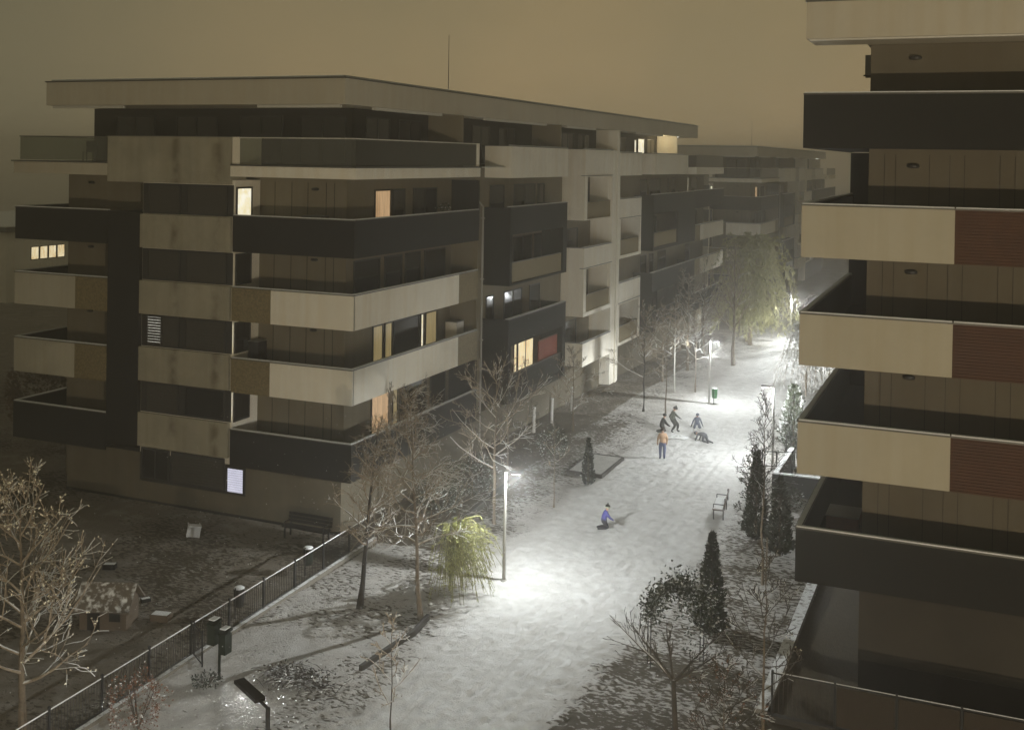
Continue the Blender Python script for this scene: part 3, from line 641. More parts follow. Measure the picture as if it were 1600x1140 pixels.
street_lamp(-9.4, 88.0, -1, 0, .62, 3.9, 1300, 'lit lamp post half hidden behind the right-hand balconies', z=-.55)
near = street_lamp(-12.55, 18.0, -.88, .48, 1.3, 4.3, 260, 'black lamp arm seen from above at the lower edge', pm=BLACKM)

# ------------------------------------------------------------------ trees
def grow(mb, tips, p, d, L, r, lvl, par):
    k = 4 if lvl < 2 else 3
    pts = [p.copy()]; q = p.copy(); d = d.normalized()
    for i in range(k):
        j = par['jit'] * (1 + .4*lvl)
        d = (d + Vector((rnd.gauss(0,j), rnd.gauss(0,j), rnd.gauss(0,j) + par['up'][min(lvl,len(par['up'])-1)]/k))).normalized()
        q = q + d * (L/k); pts.append(q.copy())
    rad = [max(par['rmin'], r*(1 - .75*i/k)) for i in range(k+1)]
    mb.tube(pts, rad, 5 if lvl == 0 else 3, False)
    if lvl >= par['lv'] - 1: tips.append((pts[-1], d)); 
    if lvl >= par['lv']: return
    n = par['n'][min(lvl, len(par['n'])-1)]
    for i in range(n):
        t = rnd.uniform(.18, .98); a = t * k; i0 = min(int(a), k-1); pp = pts[i0].lerp(pts[i0+1], a - i0)
        dd = (pts[i0+1]-pts[i0]).normalized()
        s = dd.cross(Vector((rnd.gauss(0,1), rnd.gauss(0,1), rnd.gauss(0,1))))
        if s.length < 1e-3: continue
        s.normalize(); an = math.radians(rnd.uniform(*par['ang']))
        grow(mb, tips, pp, dd*math.cos(an) + s*math.sin(an), L * rnd.uniform(*par['ratio']) * (1 - .35*t), max(par['rmin'], rad[i0]*.6), lvl+1, par)
def bare_tree(loc, h, base, spread, label, group='bare trees', nb=16, r0=.09, lean=(0,0), lv=2, n=(6,4), mt=TWIG, bark=BARK, up=(.3,.35,.2), buds=0, name='bare_tree', low=75, high=35, rmin=.011, jit=.10, bmat=BUD, ratio=(.35,.6), bsize=.03, stake=False, bend=0):
    t = thing(name, (loc[0], loc[1], -.05 + float(gz(loc[1]))), label, 'tree', group)
    tr = MB(); k = 7; pts = []
    for i in range(k+1):
        f = i/k; pts.append(Vector((lean[0]*f + rnd.gauss(0,.03)*h*.12, lean[1]*f + rnd.gauss(0,.03)*h*.12, h*f*.97)))
    pts[0] = Vector((0,0,0))
    tr.tube(pts, [r0*1.25 if i == 0 else max(.01, r0*(1-.92*(i/k)**.9)) for i in range(k+1)], 8)
    if stake: tr.tube([(.12,.05,0),(.13,.05,1.7)], .025, 5)
    tr.build('trunk', bark, t)
    br = MB(); tips = []; par = dict(jit=jit, up=up, rmin=rmin, lv=lv, n=n, ang=(25,60), ratio=ratio)
    az = rnd.uniform(0, 6.28)
    for i in range(nb):
        f = (i + rnd.uniform(0,.8)) / nb; z = base + (h*.95 - base) * f
        a = z / (h*.97) * k; i0 = min(int(a), k-1); p = pts[i0].lerp(pts[i0+1], a-i0)
        az += 2.4 + rnd.uniform(-.4,.4); el = math.radians(low + (high-low)*f)
        d = Vector((math.cos(az)*math.sin(el), math.sin(az)*math.sin(el), math.cos(el)))
        L = spread * (1.0 - .72*f) * rnd.uniform(.75,1.15) * (0.75 if f < .08 else 1)
        grow(br, tips, p, d, L, max(.012, r0*.42*(1-.6*f)), 0, par)
    br.build('branches', mt, t)
    if buds:
        b = MB()
        for p, d in tips:
            for _ in range(buds):
                if rnd.random() < .8:
                    q = p - d*rnd.uniform(0,.25); b.leaf(q, Vector((rnd.gauss(0,1),rnd.gauss(0,1),rnd.gauss(0,1)+.3)), bsize*rnd.uniform(1,2.2), bsize*rnd.uniform(.8,1.4))
        b.build('foliage', bmat, t)  # pale buds on the trees, leaf tufts on the shrubs
    return t
bare_tree((-22.4,21.4), 6.3, 1.2, 3.3, 'large bare tree with pale buds at the lower left corner behind the railings', nb=24, r0=.11, n=(6,4), buds=2, bsize=.04, rmin=.010, ratio=(.4,.75), jit=.13, mt=TWIG, up=(.35,.3,.2), lean=(-.4,.2))
bare_tree((-18.8,32.1), 6.4, 2.1, 1.9, 'bare tree with a dark leaning trunk, nearest the railings', nb=20, r0=.10, lean=(.5,.2), n=(7,5), ratio=(.35,.75), jit=.14, rmin=.0065, bark=mat('dark_bark',(.03,.026,.022),.95,.3,8), mt=TWIG)
bare_tree((-16.56,32.2), 7.5, 2.3, 2.6, 'dense twiggy bare tree standing at the end of the dark kerb', nb=32, r0=.085, lean=(-.6,.1), n=(8,6), mt=TWIG, up=(.2,.25,.15), ratio=(.35,.75), jit=.14, rmin=.0065)
bare_tree((-18.2,41.8), 6.4, 2.2, 3.6, 'open bare tree with long level upcurving branches behind the lamp post', nb=15, r0=.085, n=(5,4), mt=TWIG, up=(.55,.5,.3), low=82, high=45, jit=.07, buds=1, bsize=.022)
bare_tree((-16.76,44.9), 3.9, 1.6, .9, 'slim young bare tree on the lawn left of the crouching child in blue', nb=8, r0=.035, n=(3,2), mt=TWIG)
bare_tree((-18.45,64.5), 6.3, 2.0, 2.7, 'bare tree with level branches beyond the play group', nb=16, r0=.07, n=(5,4), mt=TWIG, up=(.4,.4,.2), bark=mat('dark_bark',(.03,.026,.022)))
bare_tree((-17.1,64.6), 4.6, 2.2, 1.5, 'slender bare tree right behind the people in dark clothes', nb=11, r0=.05, n=(4,3), mt=TWIG)
bare_tree((-18.2,70.8), 5.6, 2.4, 2.4, 'pale-trunked bare tree left of the lamp with the green bin', nb=13, r0=.07, n=(5,3), mt=TWIG, bark=GALV)
bare_tree((-17.0,71.6), 5.0, 2.0, 2.2, 'bare tree with snow-laden branches lit by the lamp above the green bin', nb=12, r0=.05, n=(5,4), mt=SNOWTWIG, rmin=.008, up=(.25,.1,-.1), lv=2)
bare_tree((-17.2,84.5), 9.0, 2.6, 3.6, 'tall forked bare tree in the fog left of the yellow willow', nb=18, r0=.16, n=(6,4), mt=TWIG, up=(.7,.4,.2), low=55, high=20)
bare_tree((-19.6,80.0), 7.0, 1.6, 3.2, 'foggy bare tree in front of the far dark bay, nearer one', nb=18, r0=.10, n=(6,4), mt=TWIG)
bare_tree((-20.4,88.5), 7.6, 1.6, 3.2, 'foggy bare tree by the far end of the long block', nb=18, r0=.10, n=(6,4), mt=TWIG)
bare_tree((-19.0,99.0), 8.2, 1.8, 3.4, 'faint bare tree in the fog before the far block, trunk hidden by the willow', nb=16, r0=.12, n=(5,4), mt=TWIG)
bare_tree((-20.0,74.5), 5.4, 1.4, 2.4, 'low spreading bare tree before the white bays of the long block', nb=15, r0=.07, n=(5,4), mt=TWIG)
bare_tree((-20.6,58.0), 4.6, 1.2, 2.3, 'bushy bare tree under the red balcony panel', nb=15, r0=.06, n=(6,4), mt=TWIG, buds=1, bsize=.02)
bare_tree((-20.9,49.5), 4.6, .8, 2.0, 'bushy bare tree in the dark garden at the long block corner', nb=16, r0=.06, n=(6,4), mt=TWIGD, buds=1, bsize=.02)
bare_tree((-22.4,40.5), 5.9, .6, 1.5, 'tall thin-stemmed bare shrub tree against the corner balcony', nb=14, r0=.05, n=(5,4), mt=TWIG, up=(.8,.4,.2), low=45, high=15)
bare_tree((-6.95,40.0), 6.9, 2.5, 1.5, 'tall slender staked tree with a fine crown behind the arch', nb=30, r0=.05, n=(6,3), mt=TWIGD, up=(.2,.15,.1), stake=True, low=66, high=30, bark=BARK, rmin=.007)
bare_tree((-4.95,29.0), 5.2, 1.4, 1.7, 'thin straight tree at the fence of the right-hand block', nb=15, r0=.045, n=(4,3), mt=TWIGD, up=(.5,.3,.2), buds=1, bsize=.02)
bare_tree((-13.9,25.4), 3.3, .7, 1.25, 'small spindly sapling at the lower edge left of the walk', nb=12, r0=.025, n=(3,2), mt=TWIG, up=(.5,.3,.1), bark=TWIGD, buds=1, bsize=.02)
bare_tree((-8.5,46.3), 3.2, .4, 1.3, 'twiggy shrub with dark leaf tufts beside the tall dark cypress', nb=16, r0=.03, n=(5,3), mt=TWIGD, up=(.4,.2,.1), buds=2, bsize=.05, bmat=VINE)
bare_tree((-5.6,27.2), 2.6, .3, 1.7, 'low rusty-leaved shrub at the lower right corner', nb=18, r0=.03, n=(5,4), mt=TWIGD, up=(.3,.2,.1), buds=1, bsize=.035, bmat=DRYL, name='shrub')
# the forked tree in the foreground
def forked():
    t = thing('bare_tree', (-7.1,28.4,-.05), 'dark low-forked bare tree in front of the leafy arch', 'tree', 'bare trees')
    tr = MB(); tr.tube([(0,0,0),(-.04,0,.7),(-.1,.05,1.5)], [.085,.07,.06], 8)
    tr.build('trunk', TWIGD, t); br = MB(); tips = []; par = dict(jit=.06, up=(.02,.25,.2), rmin=.007, lv=2, n=(9,4), ang=(20,50), ratio=(.25,.5))
    for d, L in (((-1.15,.5,.72),2.4),((-.75,-.1,.9),1.7),((.75,.4,.95),1.9),((1.05,-.1,.75),1.8),((-.2,.2,1),1.3)):
        grow(br, tips, Vector((-.1,.05,1.45)), Vector(d), L, .042, 0, par)
    br.build('branches', TWIGD, t)
forked()

# ------------------------------------------------------------------ leafy plants
def cone_tree(loc, h, r, label, n=2600, mt=CONE, name='cypress', group='dark cypresses', leaf=.10, taper=.85):
    t = thing(name, (*loc, -.03), label, 'tree', group)
    tr = MB(); tr.tube([(0,0,0),(0,0,h*.9)], [.06,.015], 6); tr.build('trunk', BARK, t)
    c = MB(); lump = [(rnd.uniform(0,6.28), rnd.uniform(0,h), rnd.uniform(.8,1.15)) for _ in range(40)]
    for i in range(n):
        f = rnd.random()**1.35; z = .08 + f*(h-.08); R = r * (1-f)**taper * min(1, .45 + f*6)
        a = rnd.uniform(0,6.28)
        R *= .88 + .14*math.sin(3*a + 5*z) + .12*math.sin(7*a - 9*z)
        rr = R * math.sqrt(rnd.uniform(.35,1.05)) * (rnd.uniform(1.05,1.35) if rnd.random() < .07 else 1); p = Vector((math.cos(a)*rr, math.sin(a)*rr, z))
        d = Vector((math.cos(a)*.5, math.sin(a)*.5, rnd.uniform(.1,1.0)))
        c.leaf(p, d, leaf*rnd.uniform(.8,2.0), leaf*rnd.uniform(.6,1.2))
    c.build('foliage', mt, t); return t
cone_tree((-7.7,35.1), 3.15, .55, 'dark pointed cypress standing beside the leafy arch', 4200)
cone_tree((-8.05,44.6), 3.5, .55, 'tall dark cypress behind the staked tree and nearest the bench', 3600)
cone_tree((-6.9,43.3), 2.95, .55, 'broad dark conifer right of the tall cypress by the dark balcony', 3600, taper=.7)
cone_tree((-16.5,48.7), 2.15, .33, 'small snow-flecked cypress beside the raised planter', 1800, leaf=.08)
cone_tree((-8.9,59.7), 3.3, .75, 'snow-covered conifer glowing under the lamp by the right-hand block', 3200, SNOWCONE, 'conifer', None, .13, .5)
def weeping(loc, h, spread, label, n, m, name, cat, nleaf, bias=(0,0), lw=(.09,.03), trunkh=.5, z1=.0, grp=None, r0=.04, az=(0,6.28), zmax=.7):
    t = thing(name, (*loc, -.03 + float(gz(loc[1]))), label, cat, grp)
    st, lf = MB(), MB()
    st.tube([(0,0,0),(0,0,h*trunkh)], [r0, r0*.7], 7)
    for i in range(n):
        a = rnd.uniform(*az); s = spread*rnd.uniform(.08,1.0); hh = h*rnd.uniform(.42,1.12); z_end = rnd.uniform(z1, hh*zmax)
        ex, ey = math.cos(a)*s + bias[0], math.sin(a)*s + bias[1]; pts = []
        for j in range(8):
            f = j/7; x = ex*f**1.1; y = ey*f**1.1; z = h*trunkh*(1-f) + (4*f*(1-f))*(hh-h*trunkh*.5)*.95*(1 if f < .5 else 1) + z_end*f*f
            pts.append(Vector((x,y,max(.02,min(z,hh)))))
        st.tube(pts, [.012*(1-.6*j/7)+.003 for j in range(8)], 3, False)
        for q in range(nleaf):
            f = rnd.uniform(.3,1); a_ = f*7; i0 = min(6,int(a_)); p = pts[i0].lerp(pts[i0+1], a_-i0)
            d = (pts[i0+1]-pts[i0]).normalized() + Vector((rnd.gauss(0,.6),rnd.gauss(0,.6),rnd.gauss(-.3,.5)))
            lf.leaf(p, d, lw[0]*rnd.uniform(.7,1.6), lw[1]*rnd.uniform(.8,1.4))
    st.build('stems', mat('green_stem',(.20,.19,.07),.8,.25,6) if m is WILLOW else TWIG, t); lf.build('foliage', m, t); return t
weeping((-16.75,34.7), 2.25, 1.75, 'yellow-green weeping shrub glowing beside the near lamp post', 240, WILLOW, 'shrub', 'shrub', 24, (.1,.0), (.09,.021), .2, .0, None, .04, (-1.9,1.7), .95)
weeping((-18.3,97.0), 8.6, 4.3, 'large yellow-green willow hanging over the walk in the fog', 240, WILLOW2, 'willow_tree', 'tree', 60, (.3,-.2), (.34,.10), .6, 1.0, None, .2)
weeping((-10.3,74.0), 4.4, 2.7, 'drooping shrub tree white with snow behind the right-hand grey lamp', 170, SNOW, 'weeping_tree', 'tree', 26, (.3,0), (.18,.05), .5, .2, None, .07)
weeping((-9.8,82.0), 5.4, 3.0, 'farther snow-white drooping tree near the half hidden lamp', 170, SNOW, 'weeping_tree', 'tree', 26, (0,0), (.2,.06), .5, .3, None, .08)
def lump_shrub(loc, r, h, label, n, m=VINE, leaf=.08, name='shrub', grp=None):
    t = thing(name, (*loc,-.03), label, 'shrub', grp); st, c = MB(), MB()
    for i in range(7):
        a = rnd.uniform(0,6.28); st.tube([(0,0,0),(math.cos(a)*r*.4,math.sin(a)*r*.4,h*.5),(math.cos(a)*r*.7,math.sin(a)*r*.7,h*.85)], [.02,.014,.006], 4, False)
    st.build('stems', TWIGD, t)
    for i in range(n):
        v = Vector((rnd.gauss(0,1),rnd.gauss(0,1),rnd.gauss(0,1))).normalized() * rnd.uniform(.45,1)**.5
        k = 1 + .25*math.sin(4*v.x+3*v.y*2) 
        p = Vector((v.x*r*k, v.y*r*k, h*.5 + v.z*h*.5*k)); p.z = max(.03,p.z)
        c.leaf(p, v + Vector((rnd.gauss(0,.5),rnd.gauss(0,.5),rnd.gauss(.2,.5))), leaf*rnd.uniform(.8,1.8), leaf*rnd.uniform(.5,1.1))
    c.build('foliage', m, t); return t
lump_shrub((-20.6,45.0), 1.1, 1.7, 'dark shrub in the unlit garden behind the long-branched tree', 1500)
lump_shrub((-20.9,42.4), .9, 1.3, 'low dark shrub close to the long block corner', 1100)
lump_shrub((-19.7,52.5), .8, 1.5, 'dark shrub behind the small snow-flecked cypress', 1000)
lump_shrub((-19.9,25.6), .38, .35, 'grass tuft at the foot of the green bin post', 260, m=CONE, leaf=.07)
lump_shrub((-20.0,22.9), .75, 1.5, 'frosted brown shrub at the railings on the lower edge', 1100, m=DRYL, leaf=.05)
lump_shrub((-7.6,49.6), .6, .9, 'low dark shrub by the garden wall', 600)
lump_shrub((-46.0,47.0), 3.2, 3.4, 'large brown leafless thicket beyond the left balconies', 3200, m=mat('thicket_twig',(.12,.085,.05),.9,.3,4), leaf=.16, name='thicket')
def arch():
    t = thing('garden_arch', (-8.15,32.4,-.03), 'leafy garden arch with snow on the leaves', 'garden arch')
    fr, lf = MB(), MB(); pts = []
    for i in range(25):
        a = math.pi * i/24; pts.append(Vector((-math.cos(a)*.82*.85, -math.cos(a)*.82*.5, 1.55 + math.sin(a)*.85)))
    P = [Vector((pts[0].x,pts[0].y,0))] + pts + [Vector((pts[-1].x,pts[-1].y,0))]
    for o in (-.17,.17): fr.tube([p + Vector((o*.5,-o*.85,0)) for p in P], .018, 5)
    fr.build('frame', BLACKM, t)
    for i in range(3600):
        k = rnd.uniform(0,26)**1; i0 = min(int(k), len(P)-2); p = P[i0].lerp(P[i0+1], k-i0)
        if i0 == 0 and rnd.random() < .3: continue
        if math.sin(k*2.3)*math.sin(k*.9+1) > .25 and rnd.random() < .75: continue
        g = (.07 + .17*abs(math.sin(k*1.31))) * (1.7 if i0 > 13 else 1); q = p + Vector([max(-1.5*g, min(1.5*g, rnd.gauss(0,g))) for _ in range(3)])
        if q.z < .1: continue
        lf.leaf(q, Vector((rnd.gauss(0,1),rnd.gauss(0,1),rnd.gauss(.2,.8))), rnd.uniform(.06,.15), rnd.uniform(.04,.09))
    lf.build('vine', VINE, t)
arch()

# ------------------------------------------------------------------ street furniture and garden things
def railing():
    org = (-21.45, 30, 0)
    t = thing('railing_fence', org, 'black railing fence between the dark garden and the lawn', 'fence')
    A, B = Vector((-21.1,15.5,0)), Vector((-21.68,38.0,0)); Lg = (B-A).length; n = 12; u = (B-A)/Lg
    at = lambda s: A + u*s
    k = MB(); 
    for i in range(n):
        p, q = at(Lg*i/n), at(Lg*(i+1)/n); 
        k.prism([(p.x+.02,p.y,-.05),(p.x+.16,p.y,-.05),(p.x+.16,p.y,.12),(p.x+.02,p.y,.12)], (q-p))
    k.build('kerb', KERB, t, org)
    for i in range(n+1):
        p = at(Lg*i/n); m = MB(); m.box(p.x-.035,p.x+.015,p.y-.03,p.y+.03,0,1.12); m.build('post', BLACKM, t, org)
    for i in range(n):
        if i == 7: pass
        s0, s1 = Lg*i/n+.05, Lg*(i+1)/n-.05; m = MB()
        for z in (.14,1.0): m.tube([at(s0)+Vector((-.01,0,z)), at(s1)+Vector((-.01,0,z))], .016, 5)
        j = s0+.06
        while j < s1: m.tube([at(j)+Vector((-.01,0,.14)), at(j)+Vector((-.01,0,1.0))], .008, 4, False); j += .105
        o = m.build('panel', BLACKM, t, org)
        s = MB(); s.tube([at(s0)+Vector((-.01,0,1.022)), at(s1)+Vector((-.01,0,1.022))], .020, 5); s.build('snow_cap', SNOW, o, org)
    # gate leaf standing ajar
    g = MB(); p = at(11.3); q = p + Vector((.72,-.45,0))
    for z in (.12,1.02): g.tube([p+Vector((.05,0,z)), q+Vector((0,0,z))], .02, 5)
    for f in (0,1): w = p.lerp(q,f); g.tube([w+Vector((.05*(1-f),0,.05)), w+Vector((.05*(1-f),0,1.12))], .024, 5)
    for j in range(1,8): w = p.lerp(q,j/8); g.tube([w+Vector((0,0,.12)), w+Vector((0,0,1.02))], .009, 4)
    g.tube([p+Vector((.05,0,.12)), q+Vector((0,0,1.02))], .012, 4)
    g.build('gate', BLACKM, t, org)
railing()
def right_fence():
    org = (-1.5,30.3,0)
    t = thing('screen_fence', org, 'garden fence with brown reed screens under the right-hand block', 'fence')
    xs = [-4.95,-3.32,-1.78,-.22,1.35,2.9,4.5]
    for x in xs: part(t, org, 'post', BLACKM, (x-.03,x+.03,30.27,30.33,0,1.36))
    for a, b in zip(xs, xs[1:]):
        o = part(t, org, 'reed_screen', REED if a > -4.5 else mat('thin_wire',(.05,.035,.025)), *( [(a+.05,b-.05,30.285,30.30,.2,1.24)] if a > -4.5 else [(a+.05+i*.12,a+.062+i*.12,30.29,30.30,.2,1.24) for i in range(13)]))
    part(t, org, 'rail', BLACKM, (-4.95,4.5,30.275,30.325,1.27,1.31)); part(t, org, 'kerb', DKERB, (-5.1,4.5,30.2,30.4,-.05,.16))
    part(t, org, 'snow_cap', SNOW, (-4.9,4.4,30.285,30.315,1.312,1.325))
right_fence()
def bench(loc, rz, label, name='bench', mt=WOOD, w=1.7, cat='bench', snow=True):
    t = thing(name, loc, label, cat, None, rz)
    s = MB()
    for i in range(4): s.box(-w/2,w/2,-.22+i*.115,-.125+i*.115,.42,.46)
    s.build('seat', mt, t)
    b = MB()
    for i in range(3): b.box(-w/2,w/2,.24+i*.03,.27+i*.03,.52+i*.13,.63+i*.13)
    b.build('backrest', mt, t)
    for x in (-w/2+.12, w/2-.12):
        l = MB(); l.box(x-.025,x+.025,-.2,-.15,0,.42); l.box(x-.025,x+.025,.2,.25,0,.5); l.box(x-.025,x+.025,-.15,.2,.37,.415); l.box(x-.022,x+.022,.262,.305,.42,.9); l.build('leg', BLACKM, t)
        a = MB(); a.box(x-.02,x+.02,-.2,.24,.62,.65); a.box(x-.02,x+.02,-.2,-.165,.46,.62); a.build('armrest', BLACKM, t)
    if snow: part(t, None, 'snow_cap', SNOW, (-w/2+.02,w/2-.02,-.2,.2,.462,.49))
    return t
bench((-10.05,47.1,0), -math.pi/2+.12, 'snowy slatted bench at the right edge of the walk')
bench((-24.05,36.9,0), 0, 'dark garden bench against the base wall of the long block', 'bench', DARK, 2.0, 'bench', False)
def litter_bin(loc, label, m, rz=0, capr=.2):
    t = thing('litter_bin', loc, label, 'litter bin', None, rz)
    a = MB(); a.lathe([(.14,.35),(.17,.55),(.185,.92),(.19,.93),(.15,.92)], (0,0,0), 12); a.build('bin_body', m, t)
    b = MB(); b.tube([(0,-.2,0),(0,-.2,1.0)], .025, 6); b.build('post', BLACKM, t)
    c = MB(); c.lathe([(.17,.93),(.175,.95),(.13,.985),(.05,1.0)], (0,0,0), 12); c.build('snow_cap', SNOW, t)
    return t
litter_bin((-15.05,68.5,0), 'bright green litter bin capped with snow under the lamp', GREENP)
litter_bin((-22.0,33.9,0), 'dark litter bin with a snow cap just inside the railing', DGREEN)
litter_bin((-21.95,29.8,0), 'black litter bin behind the lower railing with little snow', BLACKM)
def bin_post():
    t = thing('dog_waste_post', (-19.8,26.0,0), 'dark green double bin on a post with snow on top', 'litter bin')
    a = MB(); a.tube([(0,0,0),(0,0,1.65)], .04, 8); a.build('post', DGREEN, t)
    for dx, z0, w in ((-.20,1.0,.14),(.19,.8,.13)):
        b = MB(); b.box(dx-w*.9,dx+w*.9,-.15,.15,z0,z0+.55); b.prism([(dx-w,-.18,z0+.55),(dx+w,-.18,z0+.55),(dx+w,.18,z0+.62),(dx-w,.18,z0+.66)],(0,0,.04)); o = b.build('bin', DGREEN, t)
        c = MB(); c.box(dx-w*.7,dx+w*.7,-.13,.13,z0+.70,z0+.73); c.build('snow_cap', SNOW, o)
bin_post()
def playhouse():
    t = thing('playhouse', (-25.3,27.6,0), 'small gabled garden playhouse with snow on the roof', 'playhouse', None, .35)
    w = MB(); w.box(-.75,.75,-.5,.5,0,.75); w.prism([(-.75,-.5,.75),(-.75,.5,.75),(-.75,0,1.22)], (1.5,0,0)); w.build('wall', WOOD, t)
    r = MB()
    for s in (-1,1): r.prism([(-.9,s*.68,.62),(.9,s*.68,.62),(.9,0,1.29),(-.9,0,1.29)], (0,s*.02,.05))
    o = r.build('roof', mat('playhouse_roof',(.13,.11,.085),.9,.2,5,snow=.2), t)
    part(t, None, 'door', DARK, (-.5,-.1,-.515,-.502,0,.68)); part(t, None, 'window', DARK, (.2,.55,-.515,-.502,.3,.62)); part(t, None, 'window', DARK, (-.765,-.752,-.2,.2,.3,.65))
playhouse()
def chair(loc, rot, label, m, name='garden_chair'):
    t = thing(name, loc, label, 'chair'); t.rotation_euler = rot
    part(t, None, 'seat', m, (-.25,.25,-.25,.25,.42,.45)); part(t, None, 'backrest', m, (-.25,.25,.22,.25,.46,.95))
    for x in (-.22,.22):
        for y in (-.22,.20): part(t, None, 'leg', m, (x-.02,x+.02,y-.02,y+.02,0,.418))
        part(t, None, 'armrest', m, (x-.03,x+.03,-.22,.216,.64,.67))
    return t
chair((-28.3,35.4,.28), (1.45,.15,.7), 'white plastic chair tipped over in front of the base wall', WPLAST)
chair((-37.1,38.9,14.53), (0,0,.4), 'dark chair on the glazed terrace at the left', BLACKM)
chair((-26.6,38.9,5.42), (0,0,2.9), 'dark high-backed chair on the second balcony', DARK)
chair((-27.6,38.75,5.42), (0,0,3.4), 'dark chair beside the drying rack corner of the second balcony', DARK)
def toybox(loc, s, label, m, cat='toy', rz=.4):
    t = thing('toy_box', loc, label, cat, None, rz)
    part(t, None, 'body', m, (-s,s,-s*.6,s*.6,0,s*.7)); part(t, None, 'lid', m, (-s*1.05,s*1.05,-s*.65,s*.65,s*.705,s*.8)); part(t, None, 'snow_cap', SNOW, (-s*.9,s*.9,-s*.5,s*.5,s*.803,s*.83))
toybox((-28.7,31.3,0), .22, 'small dark box lying in the far part of the dark garden', DARK)
toybox((-25.5,29.5,0), .15, 'tiny dark box in the garden near the playhouse', DARK, rz=1.0)
toybox((-24.0,28.5,0), .3, 'low brown box lying beside the railing in the garden', WOOD, rz=.2)
def planter():
    t = thing('raised_planter', (-17.1,51.6,0), 'raised planter with dark sides and flat snow on top', 'planter')
    part(t, None, 'frame', DKERB, (-.9,.9,-1.75,-1.65,0,.20),(-.9,.9,1.65,1.75,0,.20),(-.9,-.8,-1.65,1.65,0,.20),(.8,.9,-1.65,1.65,0,.20))
    part(t, None, 'snow_bed', mat('dusty_snow',(.33,.32,.29),.9,.15,3,.5,18), (-.8,.8,-1.65,1.65,0,.19))
planter()
def kerbs():
    t = thing('kerb', (-16.4,30,0), 'dark kerb edge ending at the twiggy tree', 'kerb'); o = (-16.4,30,0); k = MB()
    P = [Vector(p) for p in ((-16.35,32.3,0),(-16.2,31.0,0),(-16.35,29.6,0),(-16.45,28.2,0))]
    for a, b in zip(P, P[1:]): k.prism([(a.x-.06,a.y,-.05),(a.x+.06,a.y,-.05),(a.x+.06,a.y,.14),(a.x-.06,a.y,.14)], b-a)
    k.build('edging', DKERB, t, o)
    t = thing('kerb', (-19.6,43.5,0), 'dark edging of the unlit garden behind the lamp post', 'kerb'); o = (-19.6,43.5,0); k = MB()
    P = [Vector(p) for p in ((-19.2,39.2,0),(-19.5,42,0),(-19.7,45.5,0),(-19.9,49,0))]
    for a, b in zip(P, P[1:]): k.prism([(a.x-.08,a.y,-.05),(a.x+.08,a.y,-.05),(a.x+.08,a.y,.2),(a.x-.08,a.y,.2)], b-a)
    k.build('edging', DKERB, t, o)
    t = thing('kerb', (-5.25,36,0), 'pale kerb strip along the foot of the right-hand block', 'kerb'); part(t, (-5.25,36,0), 'edging', KERB, (-5.45,-5.1,30.5,43,-.05,.14))
kerbs()
def brush():
    t = thing('brush_heap', (-17.7,26.8,-.02), 'heap of dark cut branches on the snow', 'brush heap'); m = MB()
    for i in range(170):
        p = Vector((rnd.gauss(0,.5),rnd.gauss(0,.28),rnd.uniform(.02,.28))); a = rnd.gauss(.2,.7); d = Vector((math.cos(a),math.sin(a),rnd.gauss(0,.25)))
        p.z *= max(.2, 1-abs(p.x)*.6); m.tube([p-d*.35,p+Vector((0,0,.05)),p+d*.35], [.012,.014,.006], 4, False)
    for i in range(700):
        p = Vector((rnd.gauss(-.1,.45),rnd.gauss(0,.26),rnd.uniform(.0,.3))); m.leaf(p, Vector((rnd.gauss(0,1),rnd.gauss(0,1),rnd.gauss(.2,.6))), .12, .05)
    m.build('branches', mat('dead_brush',(.05,.042,.034),.95,.4,6,snow=.25), t)
brush()
def garden_wall():
    o = (-7.2,53,0); t = thing('garden_wall', o, 'low dark garden wall topped with snow behind the conifers', 'garden wall')
    part(t, o, 'wall', DARK, (-8.5,-4.6,50.9,51.15,0,.95),(-8.5,-8.25,51.152,56,0,.95)); part(t, o, 'snow_cap', SNOW, (-8.48,-4.62,50.92,51.13,.95,1.0),(-8.48,-8.27,51.16,55.98,.95,1.0))
    o = (-8.6,55,0); t = thing('railing_fence', o, 'thin black rail fence by the right-hand lamp', 'fence')
    for x, y in ((-9.55,54.3),(-8.9,54.5),(-8.2,54.8),(-9.0,58.0),(-8.4,57.6)): part(t, o, 'post', BLACKM, (x-.03,x+.03,y-.03,y+.03,0,1.1))
    m = MB()
    for z in (.35,1.05): m.tube([(-9.55,54.3,z),(-8.9,54.5,z),(-8.2,54.8,z),(-7,55.2,z)], .022, 5); m.tube([(-9.0,58.0,z),(-8.4,57.6,z),(-7,56.9,z)], .022, 5)
    m.build('rail', BLACKM, t, o)
garden_wall()
for k, (x, y, lb) in enumerate(((-22.35,56.6,'pale wrapped garden post nearest the camera below the lit balcony window'),(-22.3,59.2,'pale wrapped garden post, middle one below the red panel'),(-22.3,62.6,'pale wrapped garden post farthest along, by the white bay'))):
    t = thing('garden_post', (x,y,0), lb, 'post', 'garden posts'); m = MB(); m.tube([(0,0,0),(0,0,1.35)], .09, 8); m.build('shaft', WPLAST, t); c = MB(); c.lathe([(.1,1.35),(.1,1.4),(.04,1.43)],(0,0,0),8); c.build('snow_cap', SNOW, t)

